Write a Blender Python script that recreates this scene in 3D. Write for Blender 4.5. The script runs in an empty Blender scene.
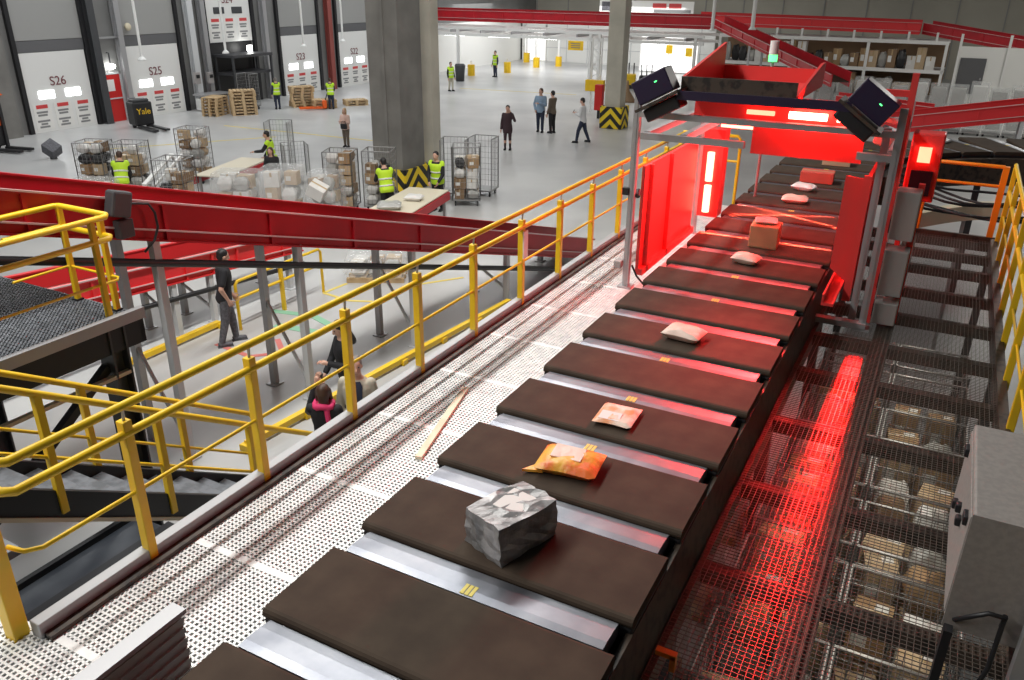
import bpy, bmesh, math, random
from mathutils import Vector, Matrix, Euler
random.seed(7)
SC = bpy.context.scene
COL = SC.collection
PI = math.pi
ORD = ['first','second','third','fourth','fifth','sixth','seventh','eighth','ninth','tenth','eleventh','twelfth',
       'thirteenth','fourteenth','fifteenth','sixteenth','seventeenth','eighteenth','nineteenth','twentieth',
       'twenty-first','twenty-second','twenty-third','twenty-fourth','twenty-fifth','twenty-sixth','twenty-seventh','twenty-eighth']

# ------------------------------------------------------------------ materials
def mat(name, col, rough=.5, metal=0, emit=None, estr=0, noise=None, bump=None, alpha=1, spec=.5):
    m = bpy.data.materials.new(name); m.use_nodes = True
    nt = m.node_tree; b = nt.nodes['Principled BSDF']
    b.inputs['Base Color'].default_value = (*col, 1)
    b.inputs['Roughness'].default_value = rough
    b.inputs['Metallic'].default_value = metal
    b.inputs['Specular IOR Level'].default_value = spec
    b.inputs['Alpha'].default_value = alpha
    if emit:
        b.inputs['Emission Color'].default_value = (*emit, 1)
        b.inputs['Emission Strength'].default_value = estr
    if noise or bump:
        tc = nt.nodes.new('ShaderNodeTexCoord')
    if noise:                       # (scale, second colour, low, high)
        sc, c2, lo, hi = noise
        n = nt.nodes.new('ShaderNodeTexNoise'); n.inputs['Scale'].default_value = sc
        n.inputs['Detail'].default_value = 5
        r = nt.nodes.new('ShaderNodeValToRGB')
        r.color_ramp.elements[0].position = lo; r.color_ramp.elements[0].color = (*col, 1)
        r.color_ramp.elements[1].position = hi; r.color_ramp.elements[1].color = (*c2, 1)
        nt.links.new(tc.outputs['Object'], n.inputs['Vector'])
        nt.links.new(n.outputs['Fac'], r.inputs['Fac'])
        nt.links.new(r.outputs['Color'], b.inputs['Base Color'])
    if bump:                        # (scale, strength, distance)
        n = nt.nodes.new('ShaderNodeTexNoise'); n.inputs['Scale'].default_value = bump[0]
        n.inputs['Detail'].default_value = 3
        bp = nt.nodes.new('ShaderNodeBump'); bp.inputs['Strength'].default_value = bump[1]
        bp.inputs['Distance'].default_value = bump[2]
        nt.links.new(tc.outputs['Object'], n.inputs['Vector'])
        nt.links.new(n.outputs['Fac'], bp.inputs['Height'])
        nt.links.new(bp.outputs['Normal'], b.inputs['Normal'])
    return m

M = dict(
 floor=mat('floor_concrete', (.40,.40,.40), .32, noise=(.35,(.52,.52,.51),.35,.65), bump=(.8,.08,.05)),
 yellow=mat('yellow_paint', (.86,.56,.015), .36, noise=(3,(.76,.47,.012),.4,.7)),
 orange=mat('orange_tone', (.85,.25,.01), .4),
 red=mat('red_paint', (.50,.008,.018), .38, noise=(1.5,(.40,.006,.014),.4,.7)),
 redbright=mat('red_machine_paint', (.72,.03,.035), .42),
 redlight=mat('light_red_paint', (.72,.055,.05), .4),
 steel=mat('grey_steel', (.42,.42,.43), .42, .5),
 leg=mat('light_grey_paint', (.55,.56,.57), .5),
 galv=mat('galvanised_steel', (.88,.88,.86), .4, .2, noise=(9,(.72,.72,.72),.4,.65)),
 dgrate=mat('dull_grating_steel', (.13,.11,.095), .5, .4),
 black=mat('black_paint', (.012,.012,.014), .45),
 dark=mat('dark_grey_paint', (.05,.052,.056), .5),
 tread=mat('dark_tread_plate', (.17,.18,.20), .45, .1, noise=(9,(.11,.118,.13),.42,.6)),
 alu=mat('brushed_aluminium', (.60,.57,.53), .32, .85),
 belt=mat('black_brown_belt', (.050,.035,.026), .8, noise=(5,(.070,.050,.036),.35,.7), spec=.15),
 plate=mat('polished_cover_plate', (.27,.28,.31), .40, .85, noise=(4,(.19,.20,.23),.4,.65)),
 skirt=mat('worn_brown_side_plate', (.06,.042,.03), .5, noise=(11,(.018,.013,.01),.5,.62)),
 sticker=mat('yellow_sticker', (.75,.60,.12), .5),
 cabinet=mat('grey_beige_cabinet_paint', (.30,.27,.25), .5, noise=(30,(.26,.235,.22),.4,.6)),
 concrete=mat('pillar_concrete', (.21,.205,.19), .75, noise=(1.2,(.145,.14,.13),.35,.7), bump=(6,.2,.02)),
 concretel=mat('pale_pillar_concrete', (.55,.52,.44), .75, noise=(1.0,(.42,.40,.34),.35,.7)),
 cladding=mat('grey_wall_cladding', (.22,.22,.215), .6, noise=(.6,(.17,.17,.165),.35,.7)),
 claddark=mat('dark_wall_band', (.11,.11,.115), .6),
 cladlight=mat('pale_grey_panel', (.30,.30,.29), .6),
 beige=mat('beige_wall_panel', (.46,.44,.37), .7, noise=(.3,(.40,.38,.32),.35,.7)),
 white=mat('white_door_panel', (.72,.72,.70), .45),
 whitepaint=mat('white_steel_paint', (.80,.80,.78), .45),
 whitewall=mat('white_wall_panel', (.80,.80,.77), .6),
 postred=mat('poster_red', (.60,.06,.06), .5),
 posttext=mat('poster_grey_print', (.22,.22,.22), .6),
 sign=mat('dark_red_lettering', (.16,.03,.04), .5),
 reddoor=mat('red_door_paint', (.55,.015,.012), .45),
 doorlite=mat('daylit_door_window', (1,1,1), .3, emit=(.92,.97,1), estr=5),
 lampw=mat('white_lamp', (1,1,1), .3, emit=(1,1,.96), estr=14),
 lampr=mat('red_lamp', (1,.2,.15), .3, emit=(1,.07,.045), estr=22),
 lampr2=mat('dim_red_lamp', (1,.2,.15), .3, emit=(1,.09,.05), estr=9),
 lampg=mat('green_indicator', (.1,1,.2), .3, emit=(.1,1,.25), estr=2.5),
 blackyel=None,
 carton=mat('brown_cardboard', (.42,.27,.14), .75, noise=(4,(.36,.23,.12),.35,.7)),
 carton2=mat('pale_cardboard', (.58,.44,.28), .75, noise=(4,(.52,.38,.24),.35,.7)),
 carton3=mat('dark_cardboard', (.25,.16,.09), .75),
 paper=mat('white_paper', (.75,.74,.71), .6),
 poly=mat('white_poly_bag', (.72,.71,.69), .3, bump=(9,.5,.03)),
 polyb=mat('black_poly_bag', (.02,.02,.022), .3, bump=(9,.5,.03)),
 polyg=mat('grey_poly_bag', (.42,.42,.40), .28, bump=(9,.6,.03)),
 silver=mat('silver_wrap', (.24,.235,.235), .36, .25, noise=(6,(.42,.40,.40),.45,.6), bump=(14,.5,.02)),
 yelpack=mat('yellow_orange_pack', (.85,.42,.05), .4, noise=(7,(.80,.16,.03),.42,.58), bump=(12,.6,.02)),
 orpack=mat('orange_white_pack', (.82,.34,.16), .4, noise=(8,(.85,.66,.55),.42,.58), bump=(12,.5,.02)),
 pinkpack=mat('pale_pack', (.80,.58,.48), .4, bump=(10,.5,.02)),
 redbox=mat('red_carton', (.62,.10,.07), .6),
 tape=mat('parcel_tape', (.50,.36,.19), .3),
 label=mat('shipping_label', (.82,.82,.80), .5),
 wrap=mat('clear_stretch_wrap', (.80,.82,.82), .12, bump=(7,1.0,.05), alpha=.30, spec=1.0),
 wood=mat('pale_wood', (.86,.74,.55), .6, noise=(6,(.78,.64,.46),.4,.6)),
 pallet=mat('pallet_wood', (.60,.43,.24), .7, noise=(3,(.48,.34,.19),.4,.65)),
 wire=mat('cage_wire', (.34,.34,.34), .4, .6),
 rubber=mat('black_rubber', (.015,.015,.016), .7),
 tabletop=mat('cream_belt_top', (.66,.60,.47), .5),
 skin=mat('skin', (.58,.34,.25), .5),
 hairb=mat('black_hair', (.012,.010,.010), .5), hairbr=mat('brown_hair', (.06,.03,.018), .5),
 hairgy=mat('grey_hair', (.20,.18,.16), .55), hairbl=mat('fair_hair', (.45,.30,.15), .55),
 cblack=mat('black_cloth', (.013,.013,.016), .8), cnavy=mat('dark_blue_cloth', (.022,.03,.06), .8),
 cgrey=mat('grey_cloth', (.13,.13,.145), .8, noise=(20,(.08,.08,.09),.4,.6)), cbeige=mat('beige_cloth', (.50,.46,.37), .8),
 cpink=mat('pink_cloth', (.72,.04,.16), .7), cpale=mat('pale_pink_cloth', (.66,.45,.38), .8),
 cwhite=mat('white_cloth', (.65,.65,.66), .8), cblue=mat('pale_blue_cloth', (.24,.34,.46), .8),
 cbrown=mat('brown_cloth', (.13,.10,.075), .8), cplum=mat('dark_plum_cloth', (.045,.022,.028), .8),
 hivis=mat('hi_vis_yellow', (.55,.85,.03), .6, emit=None), reflect=mat('reflective_band', (.75,.76,.74), .35),
 green=mat('green_floor_paint', (.25,.50,.34), .6), redline=mat('red_floor_paint', (.62,.18,.16), .6),
 yelline=mat('yellow_floor_paint', (.70,.56,.12), .6),
 orangem=mat('orange_machine_paint', (.80,.12,.015), .4),
 mirror=mat('dark_violet_housing', (.022,.014,.040), .35),
 cream=mat('cream_chute_plastic', (.62,.55,.40), .5),
 dgrey=mat('dark_motor_grey', (.05,.05,.055), .5),
 redcol=mat('dull_red_column', (.26,.06,.05), .6),
 lamprf=mat('bright_red_lamp', (1,.2,.15), .3, emit=(1,.06,.04), estr=75),
 darkbelt=mat('dark_blue_black_belt', (.022,.026,.034), .38, noise=(2,(.045,.05,.06),.4,.65)),
 brightdoor=mat('daylit_far_door', (1,1,1), .3, emit=(1,1,.97), estr=1.1),
 edge=mat('pale_highlight_edge', (.62,.40,.40), .45),  # highlight put into the colour of the flange edges
 greybox=mat('grey_switch_box', (.34,.32,.31), .5),
)
def stripes():
    m = bpy.data.materials.new('black_yellow_chevrons'); m.use_nodes = True
    nt = m.node_tree; b = nt.nodes['Principled BSDF']; b.inputs['Roughness'].default_value = .5
    tc = nt.nodes.new('ShaderNodeTexCoord'); sp = nt.nodes.new('ShaderNodeSeparateXYZ')
    nt.links.new(tc.outputs['Object'], sp.inputs[0])
    def mth(op, a, bb=None):
        n = nt.nodes.new('ShaderNodeMath'); n.operation = op
        for i, v in enumerate((a, bb)):
            if v is None: continue
            if isinstance(v, (int, float)): n.inputs[i].default_value = v
            else: nt.links.new(v, n.inputs[i])
        return n.outputs[0]
    hx = mth('ADD', mth('ABSOLUTE', sp.outputs[0]), mth('ABSOLUTE', sp.outputs[1]))
    v = mth('ADD', hx, sp.outputs[2])
    f = mth('FRACT', mth('MULTIPLY', v, 2.1))
    g = mth('GREATER_THAN', f, .5)
    mx = nt.nodes.new('ShaderNodeMix'); mx.data_type = 'RGBA'
    nt.links.new(g, mx.inputs[0])
    mx.inputs[6].default_value = (.015, .015, .015, 1); mx.inputs[7].default_value = (.82, .60, .02, 1)
    nt.links.new(mx.outputs[2], b.inputs['Base Color'])
    return m
M['blackyel'] = stripes()

# ------------------------------------------------------------------ mesh builder
LOC = {}
class MB:
    def __init__(s): s.v = []; s.f = []; s.sm = []
    def add(s, vs, fs, smooth=False):
        n = len(s.v); s.v += [tuple(v) for v in vs]
        s.f += [tuple(i+n for i in f) for f in fs]; s.sm += [smooth]*len(fs)
        return s
    def box(s, c, d, rot=None, bev=0):
        x, y, z = d[0]/2, d[1]/2, d[2]/2
        if bev:
            bm = bmesh.new(); bmesh.ops.create_cube(bm, size=1)
            for v in bm.verts: v.co = Vector((v.co.x*d[0], v.co.y*d[1], v.co.z*d[2]))
            bmesh.ops.bevel(bm, geom=bm.edges[:], offset=bev, segments=2, affect='EDGES', profile=.5)
            vs = [v.co.copy() for v in bm.verts]; bm.verts.index_update()
            fs = [[v.index for v in f.verts] for f in bm.faces]; bm.free()
        else:
            vs = [Vector((a, b, e)) for a in (-x, x) for b in (-y, y) for e in (-z, z)]
            fs = [(0,1,3,2),(4,6,7,5),(0,4,5,1),(2,3,7,6),(0,2,6,4),(1,5,7,3)]
        if rot: R = Euler(rot).to_matrix(); vs = [R @ v for v in vs]
        c = Vector(c)
        return s.add([v+c for v in vs], fs)
    def bb(s, x0, x1, y0, y1, z0, z1, bev=0):
        return s.box(((x0+x1)/2, (y0+y1)/2, (z0+z1)/2), (abs(x1-x0), abs(y1-y0), abs(z1-z0)), None, bev)
    def frame(s, d):
        d = d.normalized(); up = Vector((0,0,1)) if abs(d.z) < .95 else Vector((1,0,0))
        a = d.cross(up).normalized(); return a, a.cross(d)
    def bar(s, p, q, w, h=None):
        p, q = Vector(p), Vector(q); h = h or w; a, b = s.frame(q-p)
        vs = [e + a*(sx*w/2) + b*(sy*h/2) for e in (p, q) for sx, sy in ((-1,-1),(1,-1),(1,1),(-1,1))]
        return s.add(vs, [(0,1,2,3),(7,6,5,4),(0,4,5,1),(1,5,6,2),(2,6,7,3),(3,7,4,0)])
    def tube(s, pts, r, seg=8, caps=True):
        pts = [Vector(p) for p in pts]; rs = r if isinstance(r, (list, tuple)) else [r]*len(pts)
        n = len(pts); rings = []
        pa = None
        for i, p in enumerate(pts):
            d = (pts[min(i+1, n-1)] - pts[max(i-1, 0)])
            if pa is None: a, b = s.frame(d)
            else:
                dn = d.normalized(); a = (pa - dn*pa.dot(dn))
                a = a.normalized() if a.length > 1e-5 else s.frame(d)[0]
                b = a.cross(dn)
            pa = a
            rings.append([p + a*(rs[i]*math.cos(t*2*PI/seg)) + b*(rs[i]*math.sin(t*2*PI/seg)) for t in range(seg)])
        vs = [v for rg in rings for v in rg]
        fs = [(i*seg+j, i*seg+(j+1)%seg, (i+1)*seg+(j+1)%seg, (i+1)*seg+j) for i in range(n-1) for j in range(seg)]
        s.add(vs, fs, True)
        if caps: s.add(rings[0], [tuple(range(seg))[::-1]]); s.add(rings[-1], [tuple(range(seg))])
        return s
    def ell(s, c, r, seg=12, rings=8, rot=None):
        vs, fs = [], []
        R = Euler(rot).to_matrix() if rot else None
        for i in range(rings+1):
            th = PI*i/rings
            for j in range(seg):
                ph = 2*PI*j/seg
                v = Vector((r[0]*math.sin(th)*math.cos(ph), r[1]*math.sin(th)*math.sin(ph), r[2]*math.cos(th)))
                if R: v = R @ v
                vs.append(v + Vector(c))
        for i in range(rings):
            for j in range(seg):
                a, b = i*seg+j, i*seg+(j+1)%seg
                fs.append((a, a+seg, b+seg, b))
        return s.add(vs, fs, True)
    def cap(s, p, q, r0, r1, seg=10):
        s.tube([p, q], [r0, r1], seg); s.ell(p, (r0,)*3, seg, 6); s.ell(q, (r1,)*3, seg, 6); return s
    def loft(s, rings, seg=16):        # rings: (centre, rx, ry)
        vs = [Vector(c) + Vector((rx*math.cos(2*PI*j/seg), ry*math.sin(2*PI*j/seg), 0)) for c, rx, ry in rings for j in range(seg)]
        n = len(rings)
        fs = [(i*seg+j, i*seg+(j+1)%seg, (i+1)*seg+(j+1)%seg, (i+1)*seg+j) for i in range(n-1) for j in range(seg)]
        fs += [tuple(range(seg))[::-1], tuple(range((n-1)*seg, n*seg))]
        return s.add(vs, fs, True)
    def prism(s, poly, axis, a, b):    # poly of 2-D points in the other two axes
        def P(u, v, w): return {'x': (w, u, v), 'y': (u, w, v), 'z': (u, v, w)}[axis]
        n = len(poly); vs = [P(u, v, a) for u, v in poly] + [P(u, v, b) for u, v in poly]
        fs = [tuple(range(n))[::-1], tuple(range(n, 2*n))] + [(i, (i+1)%n, n+(i+1)%n, n+i) for i in range(n)]
        return s.add(vs, fs)
    def mesh(s, name, m, off=Vector()):
        me = bpy.data.meshes.new(name)
        me.from_pydata([tuple(Vector(v)-off) for v in s.v], [], s.f)
        me.polygons.foreach_set('use_smooth', s.sm)
        if m: me.materials.append(m)
        bm = bmesh.new(); bm.from_mesh(me); bmesh.ops.recalc_face_normals(bm, faces=bm.faces[:]); bm.to_mesh(me); bm.free()
        return me
    def build(s, name, m, parent=None, local=False):
        off = Vector() if (parent is None or local) else LOC[parent.name]
        o = bpy.data.objects.new(name, s.mesh(name, m, off)); COL.objects.link(o)
        if parent: o.parent = parent; LOC[o.name] = LOC[parent.name]
        else: LOC[o.name] = Vector()
        return o

def tag(o, label=None, cat=None, group=None, kind=None):
    for k, v in (('label', label), ('category', cat), ('group', group), ('kind', kind)):
        if v: o[k] = v
    return o
def thing(name, label, cat, loc=(0,0,0), rz=0, group=None):
    o = bpy.data.objects.new(name, None); COL.objects.link(o)
    o.location = loc; o.rotation_euler = (0,0,rz); o.empty_display_size = .1
    LOC[o.name] = Vector(loc)
    return tag(o, label, cat, group)
def single(name, mb, m, label, cat, group=None, loc=None):
    off = Vector(loc) if loc else Vector()
    o = bpy.data.objects.new(name, mb.mesh(name, m, off)); COL.objects.link(o); o.location = off
    LOC[o.name] = off
    return tag(o, label, cat, group)
def struct(name, mb, m, parent=None):
    o = mb.build(name, m, parent)
    if not parent: o['kind'] = 'structure'
    return o
def dup(root, loc, rz=0, label=None, group=None, scale=None):
    r = root.copy(); COL.objects.link(r); r.location = loc; r.rotation_euler = (0,0,rz)
    if scale: r.scale = scale
    if label: r['label'] = label
    if group: r['group'] = group
    def rec(a, b):
        for ch in a.children:
            c = ch.copy(); COL.objects.link(c); c.parent = b; rec(ch, c)
    rec(root, r); return r
def text_mesh(name, txt, size, m, origin, xdir, ydir, parent, extrude=.004):
    cu = bpy.data.curves.new(name, 'FONT'); cu.body = txt; cu.size = size; cu.extrude = extrude
    cu.align_x = 'CENTER'; cu.align_y = 'CENTER'
    t = bpy.data.objects.new('tmp', cu); COL.objects.link(t)
    dg = bpy.context.evaluated_depsgraph_get()
    me = bpy.data.meshes.new_from_object(t.evaluated_get(dg)); bpy.data.objects.remove(t)
    xd, yd = Vector(xdir), Vector(ydir); zd = xd.cross(yd)
    W = Matrix((xd, yd, zd)).transposed().to_4x4(); W.translation = Vector(origin) - LOC[parent.name]
    me.transform(W); me.materials.clear(); me.materials.append(m)
    o = bpy.data.objects.new(name, me); COL.objects.link(o); o.parent = parent; LOC[o.name] = LOC[parent.name]
    return o

# ------------------------------------------------------------------ camera
Rm = ((0.8833700300626403, 0.46856641480584255, 0.010144205396634952), (0.19696355983418642, -0.35151353695102344, -0.9152287088141554), (-0.4252796092979005, 0.8104836508259624, -0.4028070327827514))
cd = bpy.data.cameras.new('camera'); cam = bpy.data.objects.new('camera', cd); COL.objects.link(cam)
mw = Matrix(((Rm[0][0], -Rm[1][0], -Rm[2][0], 0), (Rm[0][1], -Rm[1][1], -Rm[2][1], 0), (Rm[0][2], -Rm[1][2], -Rm[2][2], 6.0), (0,0,0,1)))
cam.matrix_world = mw
cd.sensor_width = 36; cd.lens = 808.66/1024*36; cd.clip_end = 300
SC.camera = cam

# ------------------------------------------------------------------ the hall
Z = 2.70           # walkway level
f = MB(); f.box((-11, 30, -.05), (52, 84, .1)); struct('floor', f, M['floor'])
w = MB(); w.box((-34.25, 38, 5), (.3, 66, 10)); struct('wall_left', w, M['cladding'])
w = MB(); w.box((-11, 69, 5), (52, .3, 10)); struct('wall_back', w, M['beige'])
w = MB()
for x in range(-34, 15, 3): w.box((x, 68.82, 5), (.08, .04, 10))
struct('trim_1', w, M['cladlight'])
# dark band and pale panels over the dock doors; the door frames
WX = -34.08
doors = [(1, 'S26', 21.3, 24.3), (2, 'S25', 26.35, 29.35), (3, 'S24', 31.4, 34.4), (4, 'S23', 36.5, 39.6), (5, 'S22', 41.5, 44.5)]
n_trim = 2
for k, txt, y0, y1 in doors:
    zb = 3.1 if k == 3 else 0
    d = MB(); d.bb(WX, WX+.06, y0, y1, zb, zb+3.2, .01)
    for i in range(1, 5): d.bb(WX+.055, WX+.064, y0+.02, y1-.02, zb+.64*i-.012, zb+.64*i+.012)
    D = struct('door_%d' % k, d, M['white'])
    for c in (1, 2):
        yy = y0 + (y1-y0)*(.29 if c == 1 else .70)
        p = MB(); p.bb(WX+.06, WX+.09, yy-.36, yy+.36, zb+1.36, zb+1.68, .02)
        p.build('door_window', M['doorlite'] if k != 3 else M['dark'], D)
    text_mesh('door_number', txt, .52, M['sign'], (WX+.075, (y0+y1)/2, zb+2.02), (0,1,0), (0,0,1), D)
    for c in range(3):
        yy = y0 + (y1-y0)*(.18+.32*c)
        p = MB(); p.bb(WX+.062, WX+.072, yy-.40, yy+.40, zb+.12, zb+1.16)
        po = p.build('poster', M['paper'], D)
        p = MB(); p.bb(WX+.072, WX+.078, yy-.26, yy+.26, zb+.98, zb+1.13); p.build('poster_heading', M['postred'], po)
        p = MB()
        for r_, ws in enumerate((.5, .42, .0, .55, .3, .45)):
            if ws: p.bb(WX+.072, WX+.078, yy-ws/2-.03, yy+ws/2-.03, zb+.79-.12*r_, zb+.87-.12*r_)
        p.build('poster_text', M['posttext'], po)
    p = MB(); p.bb(WX, WX+.05, y0-.05, y1+.05, 3.22 if k != 3 else 6.4, 3.66 if k != 3 else 6.8); struct('trim_%d' % n_trim, p, M['claddark']); n_trim += 1
    if k != 3:
        p = MB(); p.bb(WX, WX+.04, y0-.05, y1+.05, 3.68, 8); struct('trim_%d' % n_trim, p, M['cladlight']); n_trim += 1
    p = MB()
    for yy in (y0-.13, y1+.13): p.bb(WX, WX+.16, yy-.09, yy+.09, 0, 8)
    struct('trim_%d' % n_trim, p, M['black']); n_trim += 1
# black sheet standing in for the deep shade inside the open third bay
p = MB(); p.bb(WX, WX+.02, 31.45, 34.35, .0, 3.1); struct('trim_%d' % n_trim, p, M['black']); n_trim += 1
t = thing('dock_lift', 'grey dock lift platform standing in the open loading bay under the raised door', 'dock lift', (-33.4, 32.9, 0))
p = MB(); p.bb(-34.0, -32.6, 31.5, 34.3, 2.42, 2.55); p.build('platform', M['dgrey'], t)
p = MB(); p.bb(-34.0, -32.8, 31.5, 34.3, 1.55, 1.68); p.build('crossbeam', M['dgrey'], t)
for yy in (31.55, 34.25):
    for xx in (-33.9, -32.7):
        p = MB(); p.bb(xx-.05, xx+.05, yy-.05, yy+.05, 0, 2.45); p.build('post', M['dark'], t)
p = MB(); p.box((-33.5, 33.6, 2.75), (.12, .3, .3), None, .03); p.build('work_lamp', M['lampw'], t)
# steel columns and pipes between the doors
for i, (yy, m_, lab) in enumerate(((24.75, 'dark', 'dark steel wall column between the red door and door S26'),
        (26.05, 'steel', 'grey steel wall column between the red door and door S25'),
        (30.15, 'leg', 'pale steel wall column between door S25 and the open loading bay'),
        (30.95, 'steel', 'slim grey wall column at the edge of the open loading bay'),
        (35.2, 'steel', 'broad grey wall column beyond the open loading bay'),
        (40.55, 'redcol', 'dull red steel column between doors S23 and S22'))):
    c = MB(); wd = .34 if m_ != 'steel' else .26
    c.bb(-34.05, -33.65, yy-wd/2, yy+wd/2, 0, .03)
    for xx in (-34.0, -33.72): c.bb(xx-.02, xx+.02, yy-wd/2, yy+wd/2, .03, 9)
    c.bb(-33.98, -33.74, yy-.03, yy+.03, .03, 9)
    single('steel_column', c, M[m_], lab, 'column', loc=(-33.86, yy, 0))
p = MB(); p.bb(-34.1, -33.7, 18.6, 20.6, 0, 8); struct('pillar', p, M['concrete'])
# red personnel door and the lamp above it
d = MB(); d.bb(WX, WX+.07, 25.02, 25.83, .0, 2.06, .01); D = struct('door_6', d, M['reddoor'])
p = MB(); p.bb(WX+.07, WX+.08, 25.1, 25.5, 1.35, 1.85); p.build('door_notice', M['paper'], D)
p = MB(); p.bb(WX+.07, WX+.12, 25.05, 25.8, 1.0, 1.05); p.build('push_bar', M['leg'], D)
p = MB()
for yy in (24.97, 25.88): p.bb(WX, WX+.09, yy-.045, yy+.045, 0, 2.15)
p.bb(WX, WX+.09, 24.93, 25.92, 2.07, 2.15); p.build('door_frame', M['leg'], D)
t = thing('emergency_lamp', 'small glowing lamp hung above the red door', 'lamp', (-33.9, 25.4, 2.4))
p = MB(); p.ell((-33.9, 25.4, 2.42), (.12, .24, .12)); p.build('glass', M['lampw'], t)
p = MB(); p.tube([(-33.9, 25.4, 2.5), (-33.9, 25.4, 3.0), (-34.05, 25.4, 3.0)], .03); p.build('stem', M['dark'], t)
p = MB(); p.bb(-33.95, -33.85, 24.75, 26.05, 3.6, 3.68); single('wall_rail', p, M['steel'], 'grey horizontal pipe joining the two columns over the red door', 'pipe')
# equipment on the wall between the doors
for yy, zz, lab in ((29.9, 1.55, 'grey control box on the wall right after door S25'), (30.75, 1.5, 'grey control box on the wall next to the open loading bay')):
    t = thing('control_box', lab.replace('right after', 'just past'), 'control box', (-33.6, yy, zz))
    p = MB(); p.box((-33.6, yy, zz), (.18, .34, .55), None, .02); p.build('housing', M['greybox'], t)
    p = MB(); p.box((-33.49, yy, zz+.08), (.04, .2, .16), None, .01); p.build('button_panel', M['black'], t)
t = thing('wall_bench', 'white and grey bench unit on the floor between door S25 and the pallets', 'bench', (-33.2, 30.2, 0))
p = MB(); p.bb(-33.5, -32.9, 29.55, 30.3, .05, .62, .02); p.build('cabinet_box', M['white'], t)
p = MB(); p.bb(-33.6, -32.8, 29.5, 31.2, .75, .82); p.build('top', M['steel'], t)
for yy in (29.6, 31.1):
    p = MB(); p.bb(-32.9, -32.84, yy-.03, yy+.03, 0, .76); p.build('leg', M['steel'], t)
# hanging service poles
for x, y, z0, lab in ((-30.0, 24, 2.95, 'in front of door S25'), (-31.5, 30, 2.8, 'in front of the open loading bay'),
                      (-31.9, 36, 2.75, 'in front of door S23'), (-30.8, 38, 2.95, 'in front of door S22'),
                      (-8.8, 40, 4.2, 'above the sloping far red conveyor'), (-11.7, 44, 3.9, 'at the upper end of the sloping far red conveyor')):
    t = thing('hanging_pole', 'thin white service pole hanging down ' + lab, 'pole', (x, y, z0))
    p = MB(); p.tube([(x, y, z0+.08), (x, y, 10)], .055 if x < -12 else .09, 8); p.build('tube', M['whitepaint'], t)
    p = MB(); p.loft([((x, y, z0), .17, .17), ((x, y, z0+.06), .15, .15), ((x, y, z0+.16), .06, .06)]); p.build('end_cap', M['whitepaint'], t)
t = thing('wall_speaker', 'small round beige alarm sounder on the wall left of the pole near door S25'.replace('left of', 'beside'), 'alarm', (-33.9, 26.55, 4.0))
p = MB(); p.ell((-33.85, 26.6, 4.05), (.1, .17, .17)); p.build('horn', M['cream'], t)

# ---- near pillar (two columns of one pillar), far pillar
p = MB()
p.bb(-15.72, -14.62, 20.5, 20.85, .0, 10); p.bb(-15.72, -15.3, 20.85, 21.5, 0, 10); p.bb(-14.95, -14.62, 20.85, 21.5, 0, 10)
p.bb(-15.72, -14.62, 21.5, 21.7, 0, 10); p.bb(-15.2, -15.1, 20.46, 20.52, 0, 10)
struct('pillar', p, M['concrete'])
p = MB(); p.bb(-15.1, -14.66, 22.3, 22.75, 0, 10); struct('pillar', p, M['concretel'])
p = MB(); p.bb(-14.02, -13.28, 35.5, 36.2, 0, 10, .02); struct('pillar', p, M['concretel'])
for x, y, sx, sy, h, lab in ((-15.15, 21.1, 1.30, 1.36, .72, 'around the broad grey pillar near the roll cages'), (-13.65, 35.85, .98, .95, .97, 'around the foot of the slim pale pillar')):
    p = MB()
    for sgn in (-1, 1):
        p.bb(x-sx/2, x+sx/2, y+sgn*sy/2-.03, y+sgn*sy/2+.03, .01, h); p.bb(x+sgn*sx/2-.03, x+sgn*sx/2+.03, y-sy/2, y+sy/2, .01, h)
    single('pillar_guard', p, M['blackyel'], 'black and yellow striped crash guard ' + lab, 'crash guard', loc=(x, y, 0))
t = thing('fire_extinguisher', 'red extinguisher cabinet on a post beside the slim pale pillar', 'fire extinguisher', (-15.4, 37.9, 0))
p = MB(); p.box((-15.3, 38.0, 1.0), (.4, .3, 1.2), None, .03); p.build('cabinet_body', M['reddoor'], t)
p = MB(); p.bb(-15.36, -15.24, 37.96, 38.04, 0, .45); p.build('post', M['black'], t)
t = thing('hanging_sign', 'yellow box sign on a lattice stand beside the slim pale pillar', 'sign', (-16.4, 40, 0))
p = MB(); p.box((-16.2, 39.6, 1.35), (1.0, .25, .55), None, .02); p.build('panel', M['yellow'], t)
p = MB()
for xx in (-16.5, -16.0): p.bar((xx, 39.8, 0), (xx, 39.8, 3.6), .06)
for k in range(8): p.bar((-16.5 if k % 2 else -16.0, 39.8, .45*k), (-16.0 if k % 2 else -16.5, 39.8, .45*k+.45), .035)
p.build('lattice_post', M['whitepaint'], t)

# ---- floor markings
def line(pts, wdt, m_, nm):
    global n_trim
    p = MB()
    for a, b in zip(pts, pts[1:]):
        a, b = Vector((*a, .004)), Vector((*b, .004)); p.bar(a, b, wdt, .006)
    struct('trim_%d' % n_trim, p, M[m_]); n_trim += 1
line([(-10.95,12.3), (-10.2,12.2), (-9.75,12.4)], .08, 'yelline', 'a'); line([(-10.95,12.3), (-10.9,13.0)], .08, 'yelline', 'a')
line([(-9.6,13.6), (-8.9,14.6)], .08, 'yelline', 'a')
line([(-11.2,11.0), (-10.3,11.2), (-9.7,11.0)], .16, 'green', 'b'); line([(-10.6,10.5), (-9.7,10.6)], .2, 'green', 'b')
line([(-10.9,9.3), (-10.0,9.2), (-9.6,9.6), (-10.1,10.0)], .1, 'redline', 'c')
line([(-29,27), (-18,27.5)], .1, 'yelline', 'd'); line([(-27.5,45), (-20,46)], .12, 'yelline', 'e'); line([(-29,20), (-25,26)], .1, 'yelline', 'd')

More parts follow.
